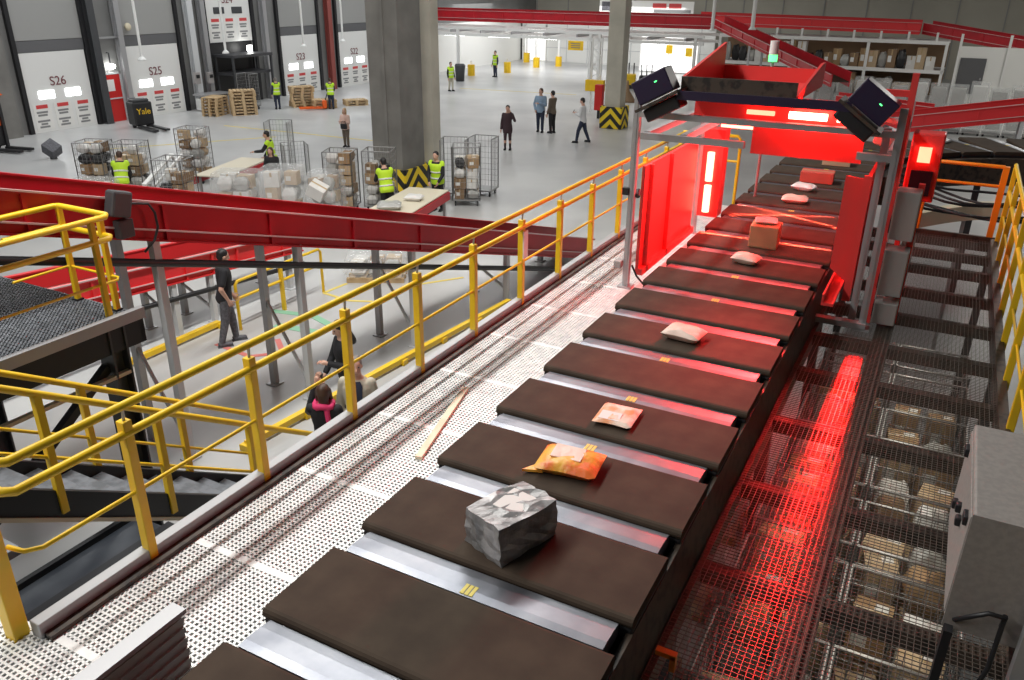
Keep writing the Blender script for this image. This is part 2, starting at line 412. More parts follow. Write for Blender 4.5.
# ------------------------------------------------------------------ walkway beside the sorter
def grate(mb, x0, x1, y0, y1, z, px, py, bw, h, flat=.0):
    n = max(1, round((x1-x0)/px))
    for i in range(n+1): mb.box((x0+(x1-x0)*i/n, (y0+y1)/2, z-h/2), (bw, y1-y0, h))
    n = max(1, round((y1-y0)/py))
    for i in range(n+1): mb.box(((x0+x1)/2, y0+(y1-y0)*i/n, z-h/2+.001), (x1-x0, bw, h-.002))
t = thing('walkway', 'pale steel grating walkway running between the long yellow railing and the belt sorter', 'walkway', (-3.2, 7, Z))
seams = [.88, 1.85, 2.82, 3.79, 4.76, 5.72, 6.68, 7.62, 8.6, 9.6, 10.6, 11.6, 12.6, 13.2]
for a, b in zip(seams, seams[1:]):
    p = MB(); x0 = -4.7 if b < 1.9 else -3.80
    grate(p, x0, -2.58, a+.012, b-.012, Z, .034, .034, .0135, .016)
    for yy in (a+.013, b-.013): p.box(((x0-2.58)/2, yy, Z-.012), (-2.58-x0, .026, .028))
    p.build('grating_panel', M['galv'], t)
p = MB(); p.bb(-3.90, -3.82, 1.80, 13.25, Z-.16, Z+.10, .006); p.build('toe_board', M['steel'], t)
p = MB(); p.bb(-3.82, -3.76, 1.82, 13.25, Z-.2, Z+.03); p.build('edge_angle', M['skirt'], t)
p = MB()
for y in seams: p.bb(-3.8, -2.6, y-.03, y+.03, Z-.18, Z-.035)
p.build('cross_beam', M['dark'], t)
p = MB(); p.bb(-2.62, -2.56, .9, 13.2, Z-.2, Z-.03); p.build('inner_beam', M['dark'], t)
p = MB(); p.bb(-3.78, -2.62, 1.0, 13.2, Z-.42, Z-.40); p.bb(-3.78, -3.76, 1.0, 13.2, Z-.42, Z-.2); p.build('shade_tray', M['dark'], t)  # unseen sheet added below the grating to darken its holes
for y in (2.0, 5.6, 9.2, 13.0):
    p = MB(); p.bb(-3.84, -3.72, y-.06, y+.06, 0, Z-.18); p.build('support_leg', M['dark'], t)

def rail_line(mb, pts, r, seg=10): mb.tube(pts, r, seg); return mb
t = thing('handrail', 'long yellow railing with three rails along the outer edge of the pale walkway', 'railing', (-3.87, 1.84, Z))
RX = -3.835
p = MB(); rail_line(p, [(-4.9, 1.80, 3.8), (-4.0, 1.83, 3.8), (-3.88, 1.84, 3.79), (RX, 1.88, 3.785), (RX, 13.3, 3.785)], .027); p.build('top_rail', M['yellow'], t)
p = MB(); rail_line(p, [(-4.9, 1.78, 3.63), (-4.0, 1.82, 3.63), (-3.88, 1.83, 3.62), (RX+.0, 1.88, 3.61), (RX, 13.3, 3.61)], .027); p.build('middle_rail', M['yellow'], t)
p = MB(); rail_line(p, [(-4.0, 1.85, 3.22), (-3.89, 1.87, 3.22), (RX, 1.94, 3.22), (RX, 13.3, 3.22)], .014); p.build('knee_rail', M['yellow'], t)
for i, y in enumerate((1.84, 2.55, 3.53, 4.54, 5.53, 6.5, 7.53, 8.52, 9.5, 10.5, 11.5, 12.5, 13.25)):
    p = MB()
    if i == 0: p.bb(-4.02, -3.93, y-.12, y-.03, Z-.3, 3.72, .006)
    else: p.bb(RX-.045, RX+.02, y-.03, y+.03, Z-.05, 3.69, .006)
    po = p.build('post', M['yellow'], t)
    if i:
        p = MB(); p.tube([(RX-.01, y, 3.68), (RX, y, 3.78)], .010, 6); p.build('rail_bracket', M['steel'], po)
p = MB(); p.box((-3.8, 7.53, 3.42), (.012, .10, .30)); p.build('notice_plate', M['label'], t)
t = thing('handrail', 'short yellow end railing across the far end of the pale walkway, behind the scanner', 'railing', (-3.3, 13.3, Z))
p = MB(); rail_line(p, [(-3.85, 13.35, 3.8), (-2.95, 13.35, 3.8), (-2.9, 13.35, 3.74), (-2.9, 13.35, Z)], .027); p.build('top_rail', M['yellow'], t)
p = MB(); rail_line(p, [(-3.85, 13.35, 3.4), (-2.9, 13.35, 3.4)], .02); p.build('knee_rail', M['yellow'], t)
t = thing('wooden_batten', 'pale wooden batten lying on the pale walkway grating', 'wood stick', (-3.19, 4.9, Z+.015))
p = MB(); p.bar((-3.33, 5.47, Z+.014), (-3.05, 4.31, Z+.014), .055, .026); p.build('batten', M['wood'], t)
# ribbed aluminium guard standing on the walkway close to the camera
t = thing('side_guard', 'ribbed aluminium guard plate standing on the walkway at the near end of the sorter', 'guard plate', (-2.72, 1.45, Z))
p = MB()
for i in range(14): p.bb(-2.76, -2.725 - .012*(i % 2), 1.22, 1.90, Z+.16+.031*i, Z+.19+.031*i)
p.build('ribbed_plate', M['alu'], t)
p = MB(); p.bb(-2.80, -2.71, 1.20, 1.91, Z+.585, Z+.61); p.build('top_edge', M['steel'], t)
for y in (1.12, 1.72):
    p = MB(); p.bb(-2.84, -2.76, y-.05, y+.05, Z, Z+.50, .008); p.build('post', M['black'], t)

# ------------------------------------------------------------------ the belt sorter
t = thing('sorter_frame', 'dark steel track carrying the belt carriers, with a worn brown side plate', 'sorter track', (-1.7, 7, 0))
p = MB(); p.prism([(-.86, 2.72), (-.865, 2.78), (-.885, 3.06), (-.92, 3.06), (-.92, 2.55), (-.86, 2.55)], 'y', -.5, 15.2); p.build('side_plate', M['skirt'], t)
p = MB(); p.bb(-2.46, -2.38, -.5, 15.2, 2.55, 3.03); p.build('side_plate', M['dark'], t)
p = MB(); p.bb(-2.40, -.90, -.5, 15.2, 2.50, 2.56); p.build('under_tray', M['dark'], t)
p = MB()
for x in (-2.2, -1.2): p.bb(x-.04, x+.04, -.5, 15.2, 2.56, 2.98)
p.build('running_rail', M['steel'], t)
for y in (1, 4, 7, 10, 13):
    for x in (-2.4, -.95):
        p = MB(); p.bb(x-.05, x+.05, y-.05, y+.05, 0, 2.5); p.build('leg', M['dark'], t)
# the curve beyond the scanner
p = MB(); cxy = (2.5, 15.2)
def arcpts(r, z, a0, a1, n): return [(cxy[0]+r*math.cos(a0+(a1-a0)*i/n), cxy[1]+r*math.sin(a0+(a1-a0)*i/n), z) for i in range(n+1)]
def arcband(mb, r0, r1, z0, z1, a0, a1, n=24):
    A = arcpts(r0, z0, a0, a1, n); B = arcpts(r1, z0, a0, a1, n); C_ = arcpts(r1, z1, a0, a1, n); D_ = arcpts(r0, z1, a0, a1, n)
    vs = A+B+C_+D_; m = n+1; fs = []
    for i in range(n):
        for q in range(4): fs.append((q*m+i, q*m+i+1, ((q+1) % 4)*m+i+1, ((q+1) % 4)*m+i))
    fs += [(0, m, 2*m, 3*m), (n, m+n, 2*m+n, 3*m+n)]
    mb.add(vs, fs)
arcband(p, 3.25, 3.4, 2.55, 3.04, PI, .2); p.build('curved_side_plate', M['skirt'], t)
p = MB(); arcband(p, 4.98, 5.1, 2.55, 3.03, PI, .2); p.build('curved_side_plate', M['dark'], t)
p = MB(); arcband(p, 3.4, 4.98, 2.5, 2.56, PI, .2); p.build('curved_tray', M['dark'], t)
for a in (2.6, 2.0, 1.4, .8):
    p = MB(); x, y = 2.5+4.2*math.cos(a), 15.2+4.2*math.sin(a); p.bb(x-.06, x+.06, y-.06, y+.06, 0, 2.5); p.build('leg', M['dark'], t)

CARRY = {1:'the silver wrapped parcel', 2:'the yellow and orange bag', 3:'the orange and white padded bag', 5:'the pale pink parcel',
         8:'a small tan packet', 9:'the brown box', 12:'a flat pink packet', 13:'a small pink packet', 14:'the red carton', 16:'a long pale carton'}
def carrier_label(i, k):
    b = 'dark brown belt carrier, %s from the camera end' % ORD[i]
    return b + (', under ' + CARRY[k] if k in CARRY else ', empty')
# profile across the travel direction: a belt wrapped round two rollers
prof = []
for i in range(7):
    a = PI/2 + PI*i/6 ; prof.append((-.255+.032*math.cos(a), .118+.032*math.sin(a)))
for i in range(7):
    a = -PI/2 + PI*i/6; prof.append((.255+.032*math.cos(a), .118+.032*math.sin(a)))
c0 = thing('belt_carrier', carrier_label(0, -2), 'belt carrier', (-1.715, 2.485-1.6, 3.0), 0, 'belt carriers on the sorter')
p = MB(); p.prism(prof, 'x', -.825, .825); p.build('belt', M['belt'], c0, True)
for s in (-1, 1):
    p = MB(); p.box((s*.79, 0, .055), (.07, .56, .07), None, .012); p.build('end_block', M['black'], c0, True)
p = MB(); p.box((0, 0, .03), (1.3, .3, .06)); p.build('chassis', M['black'], c0, True)
p = MB(); p.prism([(.290, .045), (.290, .134), (.34, .138), (.44, .130), (.503, .118), (.503, .045)], 'x', -.76, .76); cp = p.build('cover_plate', M['plate'], c0, True)
p = MB()
for i in range(3): p.bb(-.035+.026*i, -.015+.026*i, .30, .375, .130, .1395)
p.build('sticker', M['sticker'], cp, True)
n = 0
for k in range(-1, 17):
    n += 1; dup(c0, (-1.715, 2.485+.8*k, 3.0), 0, carrier_label(n, k))
for j in range(12):
    n += 1
    s = (2.485+.8*(17+j)) - 15.2; a = s/4.215
    if a < 9: pos, rz = (2.5-4.215*math.cos(a), 15.2+4.215*math.sin(a), 3.0), -a
    dup(c0, pos, rz, 'dark belt carrier on the curve beyond the scanner, %s after the straight' % ORD[j])
    if a > 1.75: break
t = thing('white_disc', 'white round lid lying on the dark curved sorter belts beyond the orange rail', 'lid', (-.25, 18.9, 3.155))
p = MB(); p.loft([((-.25, 18.9, 3.155), .34, .34), ((-.25, 18.9, 3.18), .36, .36), ((-.25, 18.9, 3.21), .28, .28), ((-.25, 18.9, 3.215), .1, .1)], 20); p.build('lid', M['whitepaint'], t)

# ---- parcels riding the belts
ZB = 3.151
def bag(mb, c, d, rz, seed, sharp=.6):      # a filled bag: puffed, creased, with flat welded ends
    r = random.Random(seed); N = 12; R = Matrix.Rotation(rz, 3, 'Z')
    vs, fs = [], []
    for side in (1, -1):
        for i in range(N+1):
            for j in range(N+1):
                u, v = i/N*2-1, j/N*2-1
                e = max(0, (1-abs(u)**3)*(1-abs(v)**4))**sharp
                z = .5 + side*.5*e*(.86+.14*math.sin(5*u+seed)*math.cos(4*v+seed)) if side > 0 else .5-.5*e
                z += r.uniform(-.03, .03)*e
                w = 1-.06*(1-abs(u))*v*v
                q = R @ Vector((u*d[0]/2*w, v*d[1]/2*(1-.05*math.cos(3*u)), z*d[2])); vs.append(q+Vector(c))
    m = (N+1)**2
    for s in range(2):
        for i in range(N):
            for j in range(N):
                a = s*m+i*(N+1)+j; fs.append((a, a+1, a+N+2, a+N+1))
    mb.add(vs, fs, True); return mb
def carton(name, label, cat, loc, d, rz, m_, group=None, tape=True, lab=False):
    t = thing(name, label, cat, loc, rz, group)
    p = MB(); p.box((0, 0, d[2]/2), d, None, min(d)*.05); p.build('box_body', M[m_], t, True)
    if tape:
        p = MB(); p.box((0, 0, d[2]+.0005), (d[0]*.98, d[1]*.14, .002)); p.box((d[0]/2+.0005, 0, d[2]*.86), (.002, d[1]*.14, d[2]*.24)); p.box((-d[0]/2-.0005, 0, d[2]*.86), (.002, d[1]*.14, d[2]*.24)); p.build('tape', M['tape'], t, True)
    if lab:
        p = MB(); p.box((d[0]*.2, -d[1]*.22, d[2]+.0015), (d[0]*.34, d[1]*.28, .002)); p.build('shipping_label', M['label'], t, True)
    return t
# silver block: a creased rectangular pack
t = thing('silver_parcel', 'silver-grey wrapped block parcel riding the sorter belts', 'parcel', (-1.72, 3.29, ZB), -.35)
bm = bmesh.new(); bmesh.ops.create_cube(bm, size=1); bmesh.ops.subdivide_edges(bm, edges=bm.edges[:], cuts=5, use_grid_fill=True)
rr = random.Random(3)
vs = []
for v in bm.verts:
    q = Vector((v.co.x*.30, v.co.y*.42, (v.co.z+.5)*.23)); sc = 1-.25*max(0, v.co.z)*abs(v.co.y)*2
    q.x *= sc; q += Vector((rr.uniform(-.011,.011), rr.uniform(-.011,.011), rr.uniform(-.008,.008) if v.co.z > -.49 else 0)); vs.append(q)
bm.verts.index_update(); fs = [[v.index for v in fc.verts] for fc in bm.faces]; bm.free()
p = MB(); p.add(vs, fs); p.build('wrapping', M['silver'], t, True)
p = MB(); p.box((.0, .03, .229), (.16, .2, .006), (0, .04, .2)); p.build('shipping_label', M['paper'], t, True)
t = thing('yellow_parcel', 'yellow and orange plastic bag parcel with a trailing corner on the sorter belt', 'parcel', (-1.72, 4.10, ZB), .12)
p = MB(); bag(p, (0,0,0), (.40,.30,.11), 0, 5, .5); p.build('bag', M['yelpack'], t, True)
p = MB(); p.box((-.02, .02, .104), (.2, .15, .006), (.03,.02,0)); p.build('shipping_label', M['pinkpack'], t, True)
p = MB(); p.prism([(-.19,-.05), (-.27,-.16), (-.14,-.13)], 'z', .012, .03); p.build('loose_corner', M['yelpack'], t, True)
t = thing('padded_envelope', 'flat orange and white padded envelope on the sorter belt', 'parcel', (-1.69, 4.86, ZB), .05)
p = MB(); bag(p, (0,0,0), (.28,.30,.06), 0, 8, .4); p.build('envelope', M['orpack'], t, True)
p = MB(); p.box((-.03, -.07, .054), (.15, .1, .005), (.12,0,0)); p.build('shipping_label', M['paper'], t, True)
for nm, lab, x, y, d, rz, m_, sd in (('pale_parcel', 'pale pink cushion-shaped parcel on the belt just before the scanner', -1.70, 6.5, (.34,.24,.12), -.1, 'pinkpack', 11),
        ('tan_packet', 'small tan packet on the belt at the scanner entrance', -1.72, 8.92, (.30,.20,.12), -.15, 'pinkpack', 12),
        ('pink_packet', 'flat pink packet on the belt behind the brown box, inside the scanner', -1.76, 12.1, (.36,.26,.11), .1, 'pinkpack', 13),
        ('pink_packet', 'small pink packet on the belt between the flat packet and the red carton', -1.78, 12.95, (.34,.2,.12), -.2, 'poly', 14)):
    t = thing(nm, lab, 'parcel', (x, y, ZB), rz); p = MB(); bag(p, (0,0,0), d, 0, sd, .45); p.build('bag', M[m_], t, True)
carton('brown_carton', 'brown cardboard box on the belt under the scanner with a white packet on it', 'box', (-1.69, 9.72, ZB), (.33,.32,.27), .06, 'carton')
t = thing('white_packet', 'white packet lying on top of the brown box under the scanner', 'parcel', (-1.70, 9.74, ZB+.274), .2); p = MB(); bag(p, (0,0,0), (.26,.22,.06), 0, 21, .4); p.build('bag', M['poly'], t, True)
carton('red_carton', 'flat red carton on the belt beyond the scanner', 'box', (-1.70, 13.7, ZB), (.50,.32,.17), .05, 'redbox')
carton('pale_carton', 'long pale carton on the last straight belt, beyond the red carton', 'box', (-1.62, 15.28, ZB), (.46,.28,.15), .08, 'carton2')

# ------------------------------------------------------------------ scanner gantry
G = thing('scanner_gantry', 'red scanner tunnel on a steel frame straddling the sorter, lit by red lamps', 'scanner', (-1.7, 9.5, Z))
def gp(name, mb, m_, par=None): return mb.build(name, M[m_], par or G)
for x, y, z1 in ((-3.04, 8.7, 4.96), (-.40, 8.7, 4.96), (-.52, 8.86, 4.75), (-3.0, 11.35, 4.75), (-.45, 11.35, 4.75)):
    p = MB(); p.bb(x-.035, x+.035, y-.035, y+.035, Z-.0, z1); p.bb(x-.012, x+.012, y-.043, y-.034, Z+.02, z1-.02); gp('upright', p, 'steel')
for x, y in ((-3.04, 8.7), (-.40, 8.7)):
    p = MB(); p.bb(x-.08, x+.08, y-.08, y+.08, Z, Z+.025); gp('foot_plate', p, 'steel')
p = MB(); p.bb(-3.0, -.42, 8.66, 8.74, 4.685, 4.745); gp('front_beam', p, 'steel')
p = MB(); p.bb(-2.98, -1.85, 8.67, 8.73, 4.45, 4.52); gp('cross_beam', p, 'steel')
p = MB(); p.bb(-.75, -.42, 8.67, 8.73, 4.45, 4.52); gp('cross_beam', p, 'steel')
for x in (-2.93, -.45):
    p = MB(); p.bb(x-.035, x+.035, 8.74, 11.35, 4.46, 4.53); gp('side_beam', p, 'steel')
p = MB(); p.bb(-2.55, -2.48, 8.74, 11.35, 4.46, 4.53); gp('side_beam', p, 'steel')
p = MB(); p.bb(-2.96, -.45, 11.3, 11.38, 4.46, 4.53); gp('rear_beam', p, 'steel')
p = MB(); p.bb(-.9, -.36, 8.62, 8.72, Z+.02, Z+.08); gp('base_beam', p, 'steel')
# side panels
p = MB(); p.bb(-2.99, -2.95, 8.85, 11.0, Z+.12, 4.12); p.bb(-2.95, -2.90, 9.0, 9.05, Z+.12, 4.12); p.bb(-2.95, -2.9, 9.75, 9.8, Z+.12, 4.12); p.bb(-2.95, -2.90, 8.85, 11.0, Z+.12, Z+.2); gp('side_panel', p, 'redlight')
p = MB(); p.bb(-.64, -.60, 8.95, 10.1, Z+.28, 4.22); p.bb(-.66, -.58, 8.93, 8.98, Z+.2, 4.25); gp('side_panel', p, 'redlight')
p = MB(); p.bb(-.80, -.68, 8.3, 12.2, 3.03, 3.06); p.bb(-.80, -.78, 8.3, 12.2, 3.06, 3.15); gp('inner_ledge', p, 'redlight')
p = MB(); p.bb(-1.88, -.74, 9.18, 9.22, 4.32, 4.62); gp('front_hood_plate', p, 'redlight')
p = MB(); p.prism([(-.84,4.22), (-.56,4.20), (-.56,3.02), (-.84,3.22)], 'y', 9.0, 9.03); gp('front_panel', p, 'redlight')
p = MB(); p.bb(-2.55, -.74, 9.22, 11.3, 4.62, 4.65); gp('roof_plate', p, 'redlight')
p = MB(); p.bb(-2.55, -.74, 9.19, 9.22, 4.66, 4.93); gp('upper_plate', p, 'redlight')
for yy in (9.5, 10.2, 10.9):
    p = MB(); p.tube([(-2.3, yy, 4.56), (-.95, yy, 4.56)], .035, 10); gp('lamp_tube', p, 'lampr')
# open tray on the roof
p = MB(); p.bb(-2.62, -1.42, 8.85, 10.5, 4.93, 4.96); gp('tray_floor', p, 'redlight')
p = MB(); p.prism([(8.85, 4.96), (10.5, 4.96), (10.5, 5.38), (8.85, 5.12)], 'x', -2.62, -2.59); gp('tray_side', p, 'redlight')
p = MB(); p.prism([(8.85, 4.96), (10.5, 4.96), (10.5, 5.20), (10.3, 5.20), (8.85, 4.99)], 'x', -1.44, -1.41); gp('tray_side', p, 'redlight')
p = MB(); p.bb(-2.62, -1.42, 8.82, 8.85, 4.93, 5.12); gp('tray_front', p, 'skirt')
p = MB(); p.bb(-2.62, -1.42, 10.5, 10.53, 4.93, 5.12); gp('tray_back', p, 'redlight')
# the dark scanner bar with a tilted head at each end
p = MB(); p.bb(-2.55, -.85, 8.5, 8.66, 4.93, 4.97); p.bb(-2.55, -.85, 8.48, 8.50, 4.92, 5.01); gp('scanner_bar', p, 'mirror')
for x, rot, zc in ((-2.80, -.50, 4.98), (-.70, .62, 4.97)):
    Rr = Euler((0, rot, 0)).to_matrix()
    def off(v): return Vector((x, 8.6, zc)) + Rr @ Vector(v)
    p = MB(); p.box(off((0,0,.06)), (.40,.26,.25), (0,rot,0), .012); h = gp('scanner_head', p, 'mirror')
    p = MB(); p.box(off((.06,-.132,.09)), (.028,.006,.012), (0,rot,0)); gp('indicator', p, 'lampg', h)
    p = MB(); p.box(off((0,-.16,-.10)), (.50,.06,.03), (0,rot,0)); p.box(off((0,0,-.10)), (.50,.36,.02), (0,rot,0)); gp('head_shelf', p, 'skirt', h)
    p = MB(); p.box(off((0,.02,-.19)), (.40,.28,.14), (0,rot,0), .02); gp('lens_housing', p, 'black', h)
# red lamps
for x0, x1 in ((-1.50, -1.12), (-1.02, -.84)):
    p = MB(); p.tube([(x0, 9.05, 4.775), (x1, 9.05, 4.775)], .038, 10); gp('lamp_tube', p, 'lamprf')
p = MB(); p.tube([(-1.95, 9.1, 4.77), (-1.66, 9.1, 4.77)], .025, 10); gp('lamp_tube', p, 'lampr2')
p = MB(); p.bb(-3.0, -2.68, 11.32, 11.6, Z+.28, 4.2); gp('lamp_housing', p, 'redlight')
for z0, z1 in ((3.06, 3.44), (3.50, 3.90)):
    p = MB(); p.tube([(-2.83, 11.27, z0), (-2.83, 11.27, z1)], .05, 10); gp('lamp_tube', p, 'lampr')
# control posts outside the tunnel
p = MB(); p.bb(-.40, -.34, 8.92, 9.0, Z, 5.26); gp('red_post', p, 'redlight')
p = MB(); p.bb(-.85, -.34, 8.93, 8.99, 5.04, 5.10); gp('red_crossbar', p, 'redlight')
for z0, z1 in ((3.66, 4.16), (3.06, 3.55), (2.74, 2.98)):
    p = MB(); p.bb(-.33, -.10, 8.82, 9.06, z0, z1, .012); b = gp('switch_box', p, 'greybox')
    p = MB(); p.bb(-.34, -.325, 8.86, 9.02, z0+.06, z0+.2); gp('cable_gland', p, 'black', b)
p = MB(); p.bb(-.15, -.09, 9.05, 9.13, Z, 4.2); gp('red_post', p, 'redlight')
p = MB(); p.bb(-.36, .0, 11.0, 11.3, 3.6, 4.42, .02); hs = gp('lamp_housing', p, 'redlight')
p = MB(); p.bb(-.26, -.12, 10.97, 11.0, 4.08, 4.26); gp('lamp_glass', p, 'lampr2', hs)
p = MB(); p.bb(-.30, -.06, 10.97, 11.0, 3.68, 3.98); gp('dark_window', p, 'mirror', hs)
p = MB(); p.bb(-.32, -.26, 11.0, 11.3, Z, 3.6); gp('red_post', p, 'redlight')
p = MB(); p.box((-.62, 10.5, 4.42), (.22, .3, .2), (0,.3,0), .03); gp('camera_housing', p, 'cwhite')
p = MB(); p.tube([(-3.0, 8.8, 3.85), (-2.98, 8.72, 3.8)], .03); p.box((-3.1, 8.66, 3.86), (.07,.07,.08)); gp('sensor', p, 'black')
p = MB(); p.box((-3.12, 8.62, Z+.3), (.09,.09,.09), None, .01); gp('sensor', p, 'greybox')
p = MB(); p.tube([(-2.98, 8.7, Z+.28), (-2.92, 8.72, Z+.15), (-2.8, 8.7, Z+.05)], .012); gp('cable', p, 'black')
t = thing('signal_lamp', 'white and green signal lamp on a thin pole behind the scanner tray', 'signal lamp', (-2.4, 12.2, 0))
p = MB(); p.tube([(-2.35, 12.2, Z), (-2.35, 12.2, 5.05)], .022); p.build('pole', M['steel'], t)
p = MB(); p.tube([(-2.35, 12.2, 5.14), (-2.35, 12.2, 5.32)], .06); p.build('white_segment', M['whitepaint'], t)
p = MB(); p.tube([(-2.35, 12.2, 5.05), (-2.35, 12.2, 5.14)], .06); p.build('green_segment', M['lampg'], t)

# ------------------------------------------------------------------ dark walkway on the other side
t = thing('dark_walkway', 'dark see-through grating walkway beside the sorter, below the grey cabinet', 'walkway', (.1, 6, Z))
ys = [1.0, 2.0, 3.0, 4.2, 5.25, 6.35, 7.45, 8.4, 9.43, 10.44, 11.5, 12.3, 13.05]
for a, b in zip(ys, ys[1:]):
    for x0, x1 in ((-.855, -.15), (-.15, .86)):
        p = MB(); grate(p, x0+.004, x1-.004, a+.004, b-.004, Z, .036, .034, .0036, .006); p.build('grating_panel', M['dgrate'], t)
for y in ys:
    p = MB(); p.bb(-.855, .86, y-.05, y+.05, Z-.14, Z-.025); p.build('cross_beam', M['skirt'], t)
p = MB(); p.bb(-.27, -.10, 1, 13.05, Z-.16, Z-.026); p.build('long_beam', M['skirt'], t)
p = MB(); p.bb(.84, .92, 1, 13.1, Z-.18, Z+.05); p.build('edge_beam', M['skirt'], t)
p = MB(); p.bb(-.855, -.82, 1, 13.1, Z-.18, Z-.02); p.build('edge_beam', M['skirt'], t)
p = MB(); p.bb(-.15, .9, 13.05, 13.1, Z-.15, Z+.06); p.build('edge_beam', M['skirt'], t)
for y in (4.2, 8.4, 12.9):
    p = MB(); p.bb(.83, .93, y-.05, y+.05, 0, Z-.18); p.build('support_leg', M['dark'], t)
t = thing('handrail', 'yellow railing along the outer edge of the dark walkway, behind the grey cabinet', 'railing', (.9, 3, Z))
p = MB(); rail_line(p, [(.92, 2, 3.8), (.92, 13.05, 3.8)], .027); p.build('top_rail', M['yellow'], t)
p = MB(); rail_line(p, [(.92, 2, 3.45), (.92, 13.05, 3.45)], .027); p.build('middle_rail', M['yellow'], t)
p = MB(); rail_line(p, [(.92, 2, 3.1), (.92, 13.05, 3.1)], .014); p.build('knee_rail', M['yellow'], t)
for k in range(11):
    p = MB(); y = 2.95+1.0*k; p.bb(.89, .95, y-.03, y+.03, Z-.05, 3.78, .006); p.build('post', M['yellow'], t)
t = thing('handrail', 'orange-lit end railing closing the far end of the dark walkway', 'railing', (.4, 13.1, Z))
p = MB(); rail_line(p, [(-.12, 13.1, Z), (-.12, 13.1, 3.7), (-.08, 13.1, 3.75), (.8, 13.1, 3.75)], .027); p.build('top_rail', M['orange'], t)  # yellow railing lit red: the glow is put into the orange colour
p = MB(); rail_line(p, [(-.12, 13.1, 3.48), (.8, 13.1, 3.48)], .022); p.build('middle_rail', M['orange'], t)
p = MB(); p.bb(.78, .86, 13.06, 13.14, Z-.05, 3.76); p.build('post', M['orange'], t)
# grey control cabinet
t = thing('control_cabinet', 'large grey-beige electrical cabinet fixed above the dark walkway near the camera', 'cabinet', (.62, 4.2, Z))
p = MB(); p.bb(.46, .84, 3.77, 4.75, 3.12, 3.76, .012); b = p.build('body', M['cabinet'], t)
p = MB(); p.bb(.452, .462, 3.80, 4.72, 3.16, 3.73, .004); d = p.build('door', M['cabinet'], t)
for y in (3.9, 4.6):
    p = MB(); p.box((.444, y, 3.66), (.025,.08,.05), None, .006); p.build('hinge', M['black'], d)
for y, z in ((4.12, 3.5), (4.25, 3.5), (4.45, 3.4)):
    p = MB(); p.box((.44, y, z), (.03,.05,.05), None, .008); p.build('latch', M['black'], d)
p = MB(); p.bb(.455, .845, 3.765, 3.775, 3.10, 3.765); p.build('front_seam', M['cabinet'], t)
p = MB(); p.tube([(.69, 3.74, 3.22), (.69, 3.70, 3.30), (.62, 3.70, 3.30), (.55, 3.71, 3.24), (.50, 3.76, 3.16)], .012); p.tube([(.69, 3.72, 3.3), (.68, 3.68, 3.0), (.60, 3.6, 2.72)], .012); p.build('cable', M['black'], t)
for x in (.80,):
    p = MB(); p.bb(x-.03, x+.03, 3.66, 3.73, Z, 3.9); p.build('support_post', M['steel'], t)
p = MB(); p.bb(.46, .50, 3.68, 3.74, Z, 3.14); p.build('support_post', M['black'], t)
t = thing('yellow_bracket', 'small yellow angle bracket on the dark walkway against the sorter side', 'bracket', (-.78, 3.25, Z))
p = MB(); p.bb(-.82, -.71, 3.22, 3.26, Z+.08, Z+.11); p.bb(-.74, -.71, 3.22, 3.26, Z, Z+.10); p.build('bracket', M['orange'], t)

